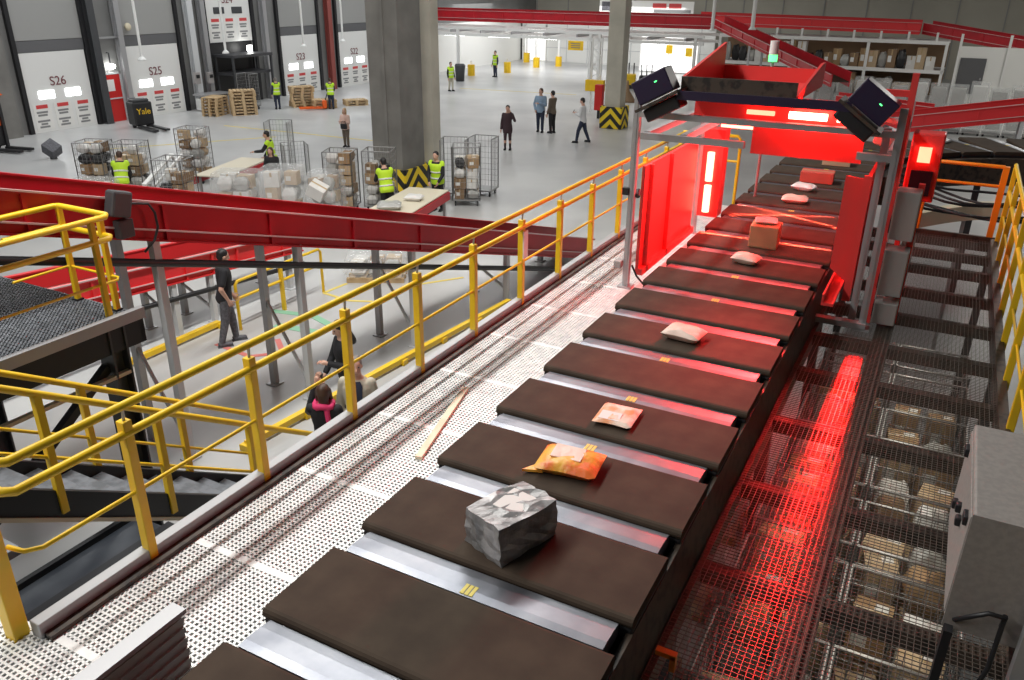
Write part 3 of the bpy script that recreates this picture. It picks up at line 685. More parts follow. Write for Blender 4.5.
# ------------------------------------------------------------------ red conveyors
def conveyor(name, label, p0, p1, width, h, m_wall, far_extra=0, rib=1.4, belt='belt', cat='conveyor', legs=(), legm='leg', pipe=False, flip=1):
    """p0,p1: ends of the near wall's top edge; the conveyor lies on the side of +normal*flip"""
    p0, p1 = Vector(p0), Vector(p1); u = (p1-p0); L = u.length; hd = Vector((u.x, u.y, 0)).normalized(); nrm = Vector((-hd.y, hd.x, 0))*flip
    t = thing(name, label, cat, (p0.x, p0.y, 0))
    up = Vector((0,0,1))
    def slab(mb, a, b, o0, o1, z0, z1):     # between lengths a,b ; offsets ; heights under the edge
        A, B = p0+u*(a/L), p0+u*(b/L)
        vs = [e + nrm*o + up*z for e in (A, B) for o, z in ((o0,z0),(o1,z0),(o1,z1),(o0,z1))]
        mb.add(vs, [(0,1,2,3),(7,6,5,4),(0,4,5,1),(1,5,6,2),(2,6,7,3),(3,7,4,0)])
    p = MB(); slab(p, 0, L, 0, .035, -h, 0); slab(p, 0, L, -.05, .05, -.02, .015); slab(p, 0, L, -.05, 0, -h*.72, -h*.69); slab(p, 0, L, -.04, .02, -h, -h+.025)
    k = int(L/rib)
    for i in range(k+1): slab(p, min(i*rib, L-.04), min(i*rib+.045, L), -.035, 0, -h, -.02)
    p.build('side_wall', M[m_wall], t)
    p = MB(); slab(p, 0, L, -.055, -.02, .0, .022); p.build('edge_highlight', M['edge'], t)  # pale strips added to draw the highlight along the flanges
    p = MB(); slab(p, 0, L, -.053, -.03, -h*.72, -h*.69+.006); p.build('edge_highlight', M['edge'], t)
    p = MB(); slab(p, 0, L, width-.035, width, -h, far_extra); slab(p, 0, L, width-.05, width+.04, far_extra-.015, far_extra+.01); p.build('side_wall', M[m_wall], t)
    p = MB(); slab(p, .02, L-.02, .04, width-.04, -h*.62, -h*.55); p.build('belt', M[belt], t)
    if pipe:
        p = MB(); A, B = p0+up*(-h-.28), p1+up*(-h-.28); p.tube([A, B], .05, 8); p.build('lower_pipe', M['black'], t)
    for a in legs:
        e = p0+u*(a/L)
        for o, mm in ((.04, legm), (width-.05, 'steel')):
            q = e+nrm*o; pl = MB(); pl.bb(q.x-.05, q.x+.05, q.y-.05, q.y+.05, 0, e.z-h+.02); pl.bb(q.x-.1, q.x+.1, q.y-.1, q.y+.1, 0, .02)
            lg = pl.build('leg', M[mm], t)
            pl = MB(); pl.bb(q.x-.035, q.x+.035, q.y-.035, q.y+.035, e.z-h-.02, e.z-h+.14); pl.build('leg_bracket', M['steel'], lg)
        if e.z > 1.3:
            A, B = e+nrm*.04, e+nrm*(width-.05); A.z = .25; B.z = min(e.z-h-.3, 1.5); pl = MB(); pl.bar(A, B, .04); pl.build('leg_brace', M[legm], t)
    return t, slab
def near_face(y): return (-8.0+.12*(y-8.38), y, 3.66-.283*(y-6.07))
L = lambda y: (y-3.4)*Vector((.12,1,-.283)).length
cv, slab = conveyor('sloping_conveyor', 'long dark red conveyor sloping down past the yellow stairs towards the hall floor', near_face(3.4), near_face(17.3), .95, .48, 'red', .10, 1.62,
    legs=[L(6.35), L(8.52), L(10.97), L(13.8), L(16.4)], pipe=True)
p = MB(); p.box((-8.20, 5.92, 3.66), (.16, .26, .30), (-.28,0,0), .03); p.box((-8.22, 5.95, 3.36), (.12, .2, .22), None, .02); dm = p.build('drive_motor', M['dgrey'], cv)
p = MB(); p.tube([(-8.17, 6.05, 3.64), (-8.12, 6.25, 3.60), (-8.12, 6.32, 3.48), (-8.12, 6.33, 3.3), (-8.14, 6.27, 3.15), (-8.2, 6.15, 3.02)], .015, 6); p.build('motor_cable', M['black'], dm)
t = thing('envelope', 'white envelope lying on the long sloping red conveyor', 'parcel', (-8.0, 12.6, 1.62), .3)
p = MB(); bag(p, (0,0,0), (.34,.6,.22), 0, 31, .4); e = p.build('envelope', M['poly'], t, True); t.location = (-8.15, 12.4, 3.66-.283*(12.4-6.07)-.255); t.rotation_euler = (-.28, 0, .2)
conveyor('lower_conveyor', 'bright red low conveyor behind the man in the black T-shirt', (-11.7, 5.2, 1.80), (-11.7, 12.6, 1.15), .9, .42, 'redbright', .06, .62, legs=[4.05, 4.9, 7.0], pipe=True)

# kerbs and low yellow guard rails on the floor
for a, b, lab in (((-11.45,7.6), (-11.45,9.9), 'low yellow kerb beam along the bright red low conveyor'), ((-7.78,6.9), (-7.22,13.6), 'long low yellow kerb beam at the feet of the grey legs')):
    t = thing('floor_beam', lab, 'kerb', (*a, 0)); p = MB(); A, B = Vector((*a, .09)), Vector((*b, .09)); p.bar(A, B, .10, .09); p.build('beam', M['yellow'], t)
    d = (B-A); n_ = max(2, int(d.length/1.1))
    for i in range(n_+1):
        q = A+d*(i/n_); p = MB(); p.box((q.x, q.y, .05), (.16, .14, .10), None, .01); p.build('foot_block', M['yellow'], t)
t = thing('guard_rail', 'low yellow tube guard rail beside the man in the black T-shirt', 'railing', (-11.0, 10.1, 0))
for zz in (.62, .95):
    p = MB(); p.tube([(-11.0, 10.0, 0), (-11.0, 10.0, zz-.06), (-11.0, 10.06, zz), (-11.0, 12.3, zz), (-11.0, 12.36, zz-.06), (-11.0, 12.36, 0)], .03); p.build('rail', M['yellow'], t)
p = MB(); p.bb(-11.04, -10.96, 11.15, 11.2, 0, .93); p.build('post', M['yellow'], t)

# ------------------------------------------------------------------ landing and stairs
t = thing('landing', 'dark steel landing under the sloping red conveyor, reached by the stairs', 'platform', (-8.5, 4, Z))
p = MB(); grate(p, -10.4, -7.42, 1.6, 5.30, Z, .05, .05, .02, .03); p.bb(-10.4, -7.42, 1.6, 5.30, Z-.05, Z-.03); p.build('deck', M['tread'], t)
p = MB(); p.bb(-7.42, -7.36, 1.6, 5.35, Z-.34, Z-.06); p.bb(-10.4, -7.36, 5.29, 5.35, Z-.34, Z-.06); p.build('edge_beam', M['black'], t)
p = MB(); p.bb(-7.40, -7.32, 1.6, 5.36, Z-.06, Z+.06); p.build('edge_strip', M['steel'], t)
p = MB(); p.bb(-7.40, -7.34, 1.6, 5.1, Z-.62, Z-.58); p.build('lower_rail', M['cream'], t)
for x, y in ((-7.45, 5.0), (-10.2, 5.0), (-7.45, 1.7)):
    p = MB()
    for s in (-.09, .09): p.bb(x-.11, x+.11, y+s-.012, y+s+.012, 0, Z-.05)
    p.bb(x-.012, x+.012, y-.09, y+.09, 0, Z-.05); p.build('column', M['dark'], t)
p = MB(); p.bar((-7.45, 2.2, 2.2), (-7.45, 4.9, .3), .09); p.bar((-7.47, 2.2, .3), (-7.47, 4.9, 2.2), .09); p.build('cross_brace', M['black'], t)
t = thing('handrail', 'short yellow railing round the corner of the dark landing, in front of the sloping conveyor', 'railing', (-7.45, 5.0, Z))
for zz, r, nm in ((3.78, .03, 'top_rail'), (3.55, .03, 'middle_rail'), (3.1, .014, 'knee_rail')):
    p = MB(); p.tube([(-7.44, 1.6, zz), (-7.44, 5.20, zz), (-7.5, 5.25, zz), (-8.25, 5.25, zz), (-8.29, 5.21, zz), (-8.29, 4.6, zz)], r, 10); p.build(nm, M['yellow'], t)
for x, y in ((-7.44, 5.02), (-7.44, 3.5), (-7.44, 2.0), (-7.62, 5.25), (-8.27, 5.25)):
    p = MB(); p.bb(x-.028, x+.028, y-.028, y+.028, Z, 3.77, .006); po = p.build('post', M['yellow'], t)
    p = MB(); p.bb(x-.042, x+.042, y-.042, y+.042, Z-.32, Z+.02); p.build('post_socket', M['black'], po)

t = thing('low_belt_conveyor', 'low dark belt conveyor passing under the stairs beside the pale walkway', 'conveyor', (-6.4, 3.6, 0))
p = MB(); p.bb(-7.25, -5.6, 2.4, 4.75, .38, .44, .02); p.build('belt', M['darkbelt'], t)
p = MB(); p.bb(-6.75, -6.6, 2.4, 4.75, .44, .54); p.build('centre_guide', M['black'], t)
for x in (-7.28, -5.57):
    p = MB(); p.bb(x-.03, x+.03, 2.4, 4.75, .26, .50); p.build('side_rail', M['black'], t)
    for y in (2.6, 4.6):
        p = MB(); p.bb(x-.03, x+.03, y-.04, y+.04, 0, .27); p.build('leg', M['dark'], t)
SX0, SX1, SY0, SL = -6.55, -5.60, 2.30, .635
def sz(y): return Z-.0-SL*(y-SY0)
t = thing('staircase', 'dark steel staircase with plate treads descending from the landing to the hall floor', 'stairs', (-6.1, 2.4, 0))
p = MB(); N_ = 15
for i in range(N_):
    y = SY0+.14+.28*i; z = sz(y)-.06
    if z < .1: break
    tr = MB(); tr.bb(SX0+.04, SX1-.04, y-.17, y+.15, z-.03, z+.03); tr.bb(SX0+.3, SX0+.55, y+.15, y+.16, z-.02, z+.02); tr.build('tread', M['tread'], t)
yb = SY0+(Z-.08)/SL
for x in (SX0, SX1):
    p = MB(); p.prism([(SY0-.1, sz(SY0-.1)+.12), (yb, sz(yb)+.12), (yb, sz(yb)-.12), (SY0-.1, sz(SY0-.1)-.14)], 'x', x-.03, x+.03); st = p.build('stringer', M['black'], t)
    p = MB(); p.prism([(SY0-.1, sz(SY0-.1)-.135), (yb, sz(yb)-.115), (yb, sz(yb)-.15), (SY0-.1, sz(SY0-.1)-.175)], 'x', x-.05, x+.05); p.build('lower_flange', M['cream'], st)
for x in (SX0-.02, SX1+.02):
    for hh, r, nm in ((.97, .03, 'top_rail'), (.42, .016, 'knee_rail')):
        pts = [(x, SY0-.6, Z+hh), (x, SY0, Z+hh)] + [(x, y, sz(y)+hh) for y in (SY0+.2, 4.0, 5.5, yb-.5)]
        if r > .02: pts += [(x, yb-.45, sz(yb-.5)+hh-.08), (x, yb-.45, sz(yb-.45))]
        p = MB(); p.tube(pts, r, 10); p.build(nm, M['yellow'], t)
    for y in (3.05, 4.0, 5.0, 6.0):
        p = MB(); p.bb(x-.03, x+.03, y-.03, y+.03, sz(y)-.08, sz(y)+.96, .005); p.build('post', M['yellow'], t)
t = thing('landing', 'dark steel landing at the head of the stairs, beside the pale walkway', 'platform', (-5, 1.2, Z))
p = MB(); p.bb(-7.4, -4.72, -.5, 2.25, Z-.08, Z-.02); p.build('deck', M['tread'], t)

# ------------------------------------------------------------------ roll cages and their loads
def make_cage(w=.80, d=.72, h=1.72, open_front=False):
    t = thing('roll_cage', 'x', 'roll cage', (0,0,0), 0, 'mesh roll cages on the hall floor')
    p = MB(); p.bb(-w/2, w/2, -d/2, d/2, .16, .20); p.build('base', M['wire'], t, True)
    for sx in (-1, 1):
        for sy in (-1, 1):
            p = MB(); p.tube([(sx*(w/2-.08)-.015, sy*(d/2-.08), .06), (sx*(w/2-.08)+.015, sy*(d/2-.08), .06)], .06, 10); p.box((sx*(w/2-.08), sy*(d/2-.08), .14), (.05,.06,.05)); p.build('caster', M['rubber'], t, True)
    def panel(a, b):
        p = MB(); a, b = Vector(a), Vector(b)
        for e in (a, b): p.tube([(e.x, e.y, .16), (e.x, e.y, h)], .016, 6)
        p.tube([(a.x, a.y, h), (b.x, b.y, h)], .016, 6)
        for i in range(1, 7): q = a+(b-a)*(i/7); p.bar((q.x, q.y, .2), (q.x, q.y, h), .007)
        for i in range(1, 9): z = .2+(h-.2)*i/9; p.bar((a.x, a.y, z), (b.x, b.y, z), .007)
        p.build('mesh_panel', M['wire'], t, True)
    panel((-w/2, -d/2, 0), (-w/2, d/2, 0)); panel((w/2, -d/2, 0), (w/2, d/2, 0)); panel((-w/2, d/2, 0), (w/2, d/2, 0))
    if not open_front: panel((-w/2, -d/2, 0), (w/2, -d/2, 0))
    return t
PMS = ['carton', 'carton2', 'carton3', 'poly', 'paper', 'polyb', 'polyg', 'carton', 'carton2', 'polyg', 'polyb', 'poly', 'carton3']
PMS_PALE = ['carton2', 'poly', 'polyg', 'paper', 'carton', 'poly', 'polyg', 'carton2']
protos = {}
def parcel_proto(kind):
    if kind in protos: return None
    t = thing({'b': 'bag_parcel'}.get(kind[0], 'carton'), 'x', 'parcel', (0,0,0), 0, 'x')
    m_ = kind[1:]
    if kind[0] == 'b': p = MB(); bag(p, (0,0,0), (1,1,1), 0, len(kind), .35); p.build('bag', M[m_], t, True)
    else:
        p = MB(); p.box((0,0,.5), (1,1,1), None, .02); p.build('box_body', M[m_], t, True)
        p = MB(); p.box((0,0,1.0), (.99,.14,.006)); p.box((.5,0,.85), (.006,.14,.3)); p.box((0,-.5,.85), (.14,.006,.3)); p.build('tape', M['tape'], t, True)
        p = MB(); p.box((.2,.2,1.001), (.36,.3,.006)); p.build('shipping_label', M['label'], t, True)
        p = MB(); p.box((-.18,-.501,.5), (.4,.006,.34)); p.build('shipping_label', M['label'], t, True)
    protos[kind] = t; return t
def put_parcel(loc, d, rz, kind, label, group):
    t = parcel_proto(kind)
    if t is None: t = dup(protos[kind], loc, rz, label, group, d)
    else:
        t.location = loc; t.rotation_euler = (0,0,rz); t.scale = d; t['label'] = label; t['group'] = group
    return t
def fill(cx, cy, rz, w, d, z0, h, nx, ny, nz, desc, group, bags=.35, top=1.0, rnd=None, pms=None):
    r = rnd or random; c, s = math.cos(rz), math.sin(rz)
    cw, cdp, ch = w/nx, d/ny, h/nz
    for k in range(nz):
        for i in range(nx):
            for j in range(ny):
                if k == nz-1 and r.random() > top: continue
                x = -w/2+cw*(i+.5); y = -d/2+cdp*(j+.5); m_ = r.choice(pms or PMS)
                kind = ('b' if m_ in ('poly', 'polyb', 'polyg') or r.random() < bags*.3 else 'c') + m_
                fx, fy, fz = r.uniform(.72, .94), r.uniform(.72, .94), r.uniform(.78, .99)
                if kind[0] == 'b': fz = .98
                lab = ('filled plastic bag parcel ' if kind[0] == 'b' else 'cardboard or paper parcel ') + desc
                put_parcel((cx+c*x-s*y, cy+s*x+c*y, z0+ch*k), (cw*fx, cdp*fy, ch*fz), rz+r.uniform(-.24,.24), kind, lab, group + (' bags' if kind[0] == 'b' else ''))
cage0 = make_cage()
cages = [   # x, y, rz, label, fill?, (nx,ny,nz)
 (-21.85, 15.3, .45, 'full mesh roll cage next to the tumbled grey box', (2,2,5), 'in the roll cage next to the tumbled grey box'),
 (-20.85, 15.75, .45, 'full mesh roll cage with the crouching worker in front of it', (2,2,5), 'in the roll cage behind the crouching worker'),
 (-21.3, 18.45, .30, 'full dark mesh roll cage standing behind the others, close to the pallet truck', (2,2,5), 'in the roll cage close to the black pallet truck'),
 (-17.9, 14.75, .35, 'full mesh roll cage standing at the near end of the cream sorting table', (2,2,4), 'in the roll cage at the cream table end'),
 (-14.85, 17.85, .4, 'tall full roll cage at the foot of the broad grey pillar', (2,2,5), 'in the tall roll cage at the foot of the broad pillar'),
 (-14.0, 18.5, .4, 'roll cage with dark parcels being loaded by the worker at the cream table', (2,2,4), 'in the roll cage next to the worker at the pillar'),
 (-12.25, 20.35, .5, 'heaped roll cage just past the cream table in front of the pillar', (2,2,4), 'in the heaped roll cage past the cream table'),
]
for i, (x, y, rz, lab, nn, desc) in enumerate(cages):
    if i == 0: cage0.location = (x, y, 0); cage0.rotation_euler = (0,0,rz); cage0['label'] = lab
    else: dup(cage0, (x, y, 0), rz, lab)
    fill(x, y, rz, .74, .66, .205, 1.50*nn[2]/5*1.0, *nn, desc, 'parcels ' + desc, top=.9)
cage1 = make_cage(.75, .7, 1.75, True); cage1.location = (-19.75, 20.7, 0); cage1.rotation_euler = (0,0,.5); cage1['label'] = 'tall empty mesh roll cage beside the worker at the far table end'
cage2 = dup(cage1, (-18.4, 19.9, 0), .9, 'empty mesh roll cage standing just in front of the tall empty one', scale=(1,1,.72))
dup(cage1, (-13.0, 20.9, 0), .4, 'nearly empty roll cage against the broad grey pillar, with bare posts showing')
dup(cage1, (-12.4, 21.6, 0), .2, 'empty roll cage behind the heaped one past the cream table')
dup(cage1, (-31.7, 31.4, 0), .1, 'empty roll cage between the pallets and the worker near the bay')
# heap of plastic wrapped goods behind the red conveyor
def wrapped(x, y, rz, w, d, h, lab, desc, nn=(2,2,3), group='stretch wrapped pallets', base='pallet'):
    t = thing('wrapped_load', lab, 'wrapped pallet', (x, y, 0), rz, group)
    p = MB()
    if base == 'pallet':
        for q in (-.4, 0, .4): p.bb(-w/2, w/2, q*d-.05, q*d+.05, 0, .1)
        for q in range(5): a = -w/2+w*(q+.5)/5; p.bb(a-.06, a+.06, -d/2, d/2, .1, .13)
        p.build('pallet', M['pallet'], t, True)
    p = MB(); r = random.Random(int(abs(x*100)+abs(y*10)))
    rings = []
    for i in range(9):
        zz = .14+(h-.12)*i/8; s_ = 1+r.uniform(-.04,.04) - (.10 if i == 8 else 0)
        rings.append([((w/2+.02)*s_*cx_*(1+r.uniform(-.03,.03)), (d/2+.02)*s_*cy_*(1+r.uniform(-.03,.03)), zz) for cx_, cy_ in ((-1,-1),(0,-1.03),(1,-1),(1.03,0),(1,1),(0,1.03),(-1,1),(-1.03,0))])
    vs = [v for rg in rings for v in rg]; fs = [(i*8+j, i*8+(j+1)%8, (i+1)*8+(j+1)%8, (i+1)*8+j) for i in range(8) for j in range(8)]; fs.append(tuple(range(64, 72)))
    p.add(vs, fs); p.build('stretch_wrap', M['wrap'], t, True)
    fill(x, y, rz, w*.88, d*.88, .14, h-.22, *nn, desc, 'parcels ' + desc, top=.95, rnd=r, pms=PMS_PALE)
wrapped(-16.6, 15.6, .4, 1.0, .8, 1.35, 'plastic wrapped load with pale brown goods, just past the long red conveyor', 'inside the wrapped load with pale brown goods')
wrapped(-15.6, 16.3, .4, 1.0, .8, 1.45, 'plastic wrapped load in the middle of the heap past the long red conveyor', 'inside the middle wrapped load of the heap')
wrapped(-14.7, 16.95, .3, .8, .7, 1.30, 'plastic wrapped load with a white carton leaning on it', 'inside the wrapped load with the leaning white carton', (2,2,3))
t = carton('white_carton', 'white carton leaning on the plastic wrapped heap', 'box', (-14.4, 16.2, .85), (.45,.4,.35), .5, 'paper', lab=True); t.rotation_euler = (.3,.5,.4)
wrapped(-20.35, 14.0, .45, 1.1, .8, 1.0, 'low wrapped load in front of the worker bending between the roll cages', 'inside the low wrapped load by the bending worker', (2,2,2))
wrapped(-10.55, 13.65, .5, 1.25, .75, .55, 'low cart load in clear wrap standing alone on the floor under the sloping conveyor', 'inside the low wrapped cart load', (3,2,2), base='pallet')
t = thing('tumbled_box', 'small grey box tipped on one corner on the open floor near door S26', 'box', (-28.6, 18.4, 0))
p = MB(); p.box((0,0,.36), (.5,.45,.42), (.5,.55,.3), .02); p.build('box_body', M['cgrey'], t, True)
p = MB(); p.tube([(0,0,.0), (0,0,.12)], .12); p.build('foot', M['dark'], t, True)

# cream belt tables
def table(lab, a, b, w, z):
    a, b = Vector((*a, 0)), Vector((*b, 0)); u = (b-a).normalized(); n_ = Vector((-u.y, u.x, 0)); L_ = (b-a).length; rz = math.atan2(u.y, u.x)
    t = thing('sorting_table', lab, 'conveyor table', ((a+b)/2), rz)
    p = MB(); p.bb(-L_/2, L_/2, -w/2, w/2, z-.04, z, .01); p.build('belt', M['tabletop'], t, True)
    for s in (-1, 1):
        p = MB(); p.bb(-L_/2, L_/2, s*(w/2)-.03, s*(w/2)+.02, z-.26, z-.05); p.build('side_rail', M['red'], t, True)
        for e in (-.42, .42):
            p = MB(); p.bb(e*L_-.04, e*L_+.04, s*(w/2-.05)-.03, s*(w/2-.05)+.03, 0, z-.1); p.build('leg', M['steel'], t, True)
    p = MB(); p.box((L_/2-.5, 0, z-.4), (.5, w*.5, .25), None, .03); p.build('drive_unit', M['dark'], t, True)
table('cream topped belt table with red sides between the roll cages and the wrapped heap', (-18.4, 16.3), (-19.15, 18.9), .95, .9)
table('cream topped belt table with a red side in front of the broad grey pillar', (-11.6, 15.4), (-12.15, 18.2), 1.15, .9)
for (x, y, d, rz, m_, lab) in ((-11.75, 16.9, (.45,.35,.16), .3, 'poly', 'white bag parcel on the cream table in front of the pillar'), (-11.8, 15.9, (.6,.5,.18), .6, 'polyg', 'grey plastic bag at the near end of the cream table by the pillar')):
    t = thing('bag_parcel', lab, 'parcel', (x, y, .902), rz); p = MB(); bag(p, (0,0,0), d, 0, 17, .4); p.build('bag', M[m_], t, True)
t = thing('roller_track', 'slanting white roller track between the full cages', 'roller track', (-19.4, 15.2, 0))
p = MB(); p.bar((-19.9, 16.4, 1.35), (-19.0, 14.6, .9), .12, .06); p.bar((-19.6, 16.5, 1.35), (-18.7, 14.7, .9), .06, .06); p.build('rail', M['whitepaint'], t)
for q in ((-19.75, 16.3, 1.3), (-19.0, 14.8, .9)):
    p = MB(); p.bb(q[0]-.03, q[0]+.03, q[1]-.03, q[1]+.03, 0, q[2]); p.build('leg', M['steel'], t)

# pallets
def make_pallet():
    t = thing('wooden_pallet', 'x', 'pallet', (0,0,0), 0, 'x')
    p = MB()
    for i in range(7): x = -.6+1.2*(i+.5)/7; p.bb(x-.06, x+.06, -.4, .4, .122, .144)
    p.build('deck_boards', M['pallet'], t, True)
    p = MB()
    for y in (-.35, 0, .35):
        p.bb(-.6, .6, y-.05, y+.05, .1, .122); p.bb(-.6, .6, y-.05, y+.05, 0, .022)
        for x in (-.53, 0, .53): p.bb(x-.07, x+.07, y-.05, y+.05, .022, .1)
    p.build('runners', M['pallet'], t, True); return t
pal0 = make_pallet(); first = True
def pallet(x, y, z, rz, lab, group):
    global first
    if first: pal0.location = (x, y, z); pal0.rotation_euler = (0,0,rz); pal0['label'] = lab; pal0['group'] = group; first = False
    else: dup(pal0, (x, y, z), rz, lab, group)
stacks = [(-31.75, 29.15, 1.9, 6, 'in the stack beside the white bench'), (-30.75, 30.0, .9, 8, 'in the tallest stack by the open loading bay'),
          (-30.3, 33.7, .9, 7, 'in the untidy stack between the two workers in yellow vests'), (-29.0, 33.9, .9, 3, 'in the low stack behind the worker with the orange pallet truck'), (-28.3, 35.6, .9, 2, 'in the lowest stack, towards the broad pillar')]
for x, y, rz, n_, d in stacks:
    for i in range(n_): pallet(x, y, .146*i, rz+random.uniform(-.06,.06)*(3 if 'untidy' in d else 1), 'light wooden pallet ' + d, 'pallets ' + d)
t = thing('pallet_jack', 'orange hand pallet jack under the low pallets at the feet of a worker', 'pallet truck', (-29.1, 33.0, 0), .8)
p = MB()
for s in (-.2, .2): p.bb(-.6, .55, s-.08, s+.08, .06, .12)
p.build('fork', M['orangem'], t, True)
p = MB(); p.box((.68, 0, .25), (.22,.4,.4), None, .04); p.build('body', M['orangem'], t, True)
p = MB(); p.tube([(.72,0,.4), (1.0,0,1.15), (1.02,-.15,1.18)], .025); p.build('handle', M['black'], t, True)
p = MB(); p.tube([(.72,-.06,.09), (.72,.06,.09)], .09, 12); p.build('wheel', M['rubber'], t, True)
# black powered pallet truck with yellow lettering
t = thing('pallet_truck', 'black powered pallet truck with yellow lettering parked by the red door', 'pallet truck', (-31.7, 24.8, 0), -.25)
p = MB(); p.box((0,0,.62), (.75,.85,1.0), None, .07); p.build('body', M['black'], t, True)
p = MB(); p.box((.02,0,1.17), (.5,.7,.12), None, .04); p.build('battery_cover', M['dark'], t, True)
for s in (-.25, .25):
    p = MB(); p.bb(.3, 1.9, s-.09, s+.09, .05, .13); p.build('fork', M['black'], t, True)
for s in (-.3, .3):
    p = MB(); p.tube([(-.1,s-.05,.12), (-.1,s+.05,.12)], .12, 12); p.build('wheel', M['rubber'], t, True)
p = MB(); p.tube([(-.35,0,.9), (-.62,0,1.2), (-.62,.15,1.22)], .03); p.box((-.45,-.1,1.0), (.1,.3,.5)); p.build('tiller', M['steel'], t, True)
LOC[t.name] = Vector(); text_mesh('lettering', 'Yale', .36, M['yellow'], (.383,0,.72), (0,1,0), (0,0,1), t); LOC[t.name] = t.location.copy()
t = thing('pallet_truck', 'orange and black stacker truck at the concrete end pillar beside door S26', 'pallet truck', (-31.9, 18.3, 0), .2)
p = MB(); p.box((0,0,.55), (.7,.75,.75), None, .06); p.build('body', M['black'], t, True)
p = MB(); p.box((0,0,1.0), (.66,.72,.22), None, .06); p.build('hood', M['orangem'], t, True)
for s in (-.25, .25):
    p = MB(); p.bb(.3, 1.5, s-.09, s+.09, .05, .14); p.build('fork', M['black'], t, True)
    p = MB(); p.bb(.33, .41, s-.06, s+.06, .1, 2.1); p.build('mast', M['black'], t, True)
    p = MB(); p.tube([(-.15,s-.05,.12), (-.15,s+.05,.12)], .12, 12); p.build('wheel', M['rubber'], t, True)
t = thing('warning_flag', 'orange triangular warning sign on the concrete end pillar above the stacker truck', 'sign', (-33.5, 19.6, 1.6))
p = MB(); p.prism([(19.2,1.6), (20.1,1.75), (19.5,2.15)], 'x', -33.70, -33.66); p.build('panel', M['orangem'], t)

# ---- goods stored under the dark walkway
k = 0
for i, y in enumerate((3.6, 4.6, 5.6, 6.6, 7.6, 8.6, 9.6, 10.6)):
    for j, x in enumerate((-.43, .41)):
        lab = 'mesh roll cage under the dark walkway, %s row from the camera, %s' % (ORD[i], ('on the sorter side', 'on the railing side')[j])
        dup(cage0, (x, y, 0), 0, lab, 'roll cages stored under the dark walkway')
        if i < 7: fill(x, y, 0, .74, .66, .205, 1.35, 2, 2, 3, 'in the cages under the dark walkway', 'parcels under the dark walkway', top=.85, pms=['carton','carton2','carton','poly','polyg','paper','carton3','carton2'])
for i, y in enumerate((4.2, 5.6, 7.0, 8.4)):
    wrapped(-1.7, y, 0, .9, .8, 1.5, 'plastic wrapped load under the belt sorter, %s from the camera' % ORD[i], 'in wrapped loads under the sorter', (2,1,3), 'wrapped loads under the sorter')

# ------------------------------------------------------------------ people
def remesh(mb, name, m, parent, voxel, extra=None, smooth=2):
    me = mb.mesh('tmp', m); o = bpy.data.objects.new('tmp', me); COL.objects.link(o)
    r = o.modifiers.new('r', 'REMESH'); r.mode = 'VOXEL'; r.voxel_size = voxel; r.use_smooth_shade = True
    s = o.modifiers.new('s', 'SMOOTH'); s.factor = .5; s.iterations = smooth
    dg = bpy.context.evaluated_depsgraph_get(); me2 = bpy.data.meshes.new_from_object(o.evaluated_get(dg))
    bpy.data.objects.remove(o)
    me2.name = name
    if extra:
        bm = bmesh.new(); bm.from_mesh(me2); e = extra.mesh('tmp2', m); bm.from_mesh(e); bm.to_mesh(me2); bm.free()
    if not me2.materials: me2.materials.append(m)
    ob = bpy.data.objects.new(name, me2); COL.objects.link(ob); ob.parent = parent; LOC[ob.name] = LOC[parent.name]
    return ob
ARM = dict(down=((.035,-.015,-.17), (.05,.03,-.33)), slight=((.03,-.02,-.17), (.02,.09,-.30)), phone=((.04,.03,-.17), (-.05,.16,-.13)), ear=((.07,.05,-.13), (-.03,.06,.06)),
           up=((.05,.10,-.08), (.0,.16,.12)), reach=((.03,.11,-.13), (-.01,.27,-.13)), low=((.03,.06,-.16), (-.02,.16,-.27)), pocket=((.06,-.05,-.16), (.02,.02,-.29)), fold=((.03,.04,-.17), (-.12,.12,-.13)))
RINGS = [(.455,.088,.062,0), (.50,.100,.072,-.006), (.545,.097,.066,0), (.60,.084,.060,.004), (.66,.086,.062,.006), (.72,.098,.068,.006), (.77,.106,.066,.002), (.81,.094,.054,-.004), (.835,.055,.042,-.006), (.86,.036,.038,-.004), (.89,.034,.036,.002)]
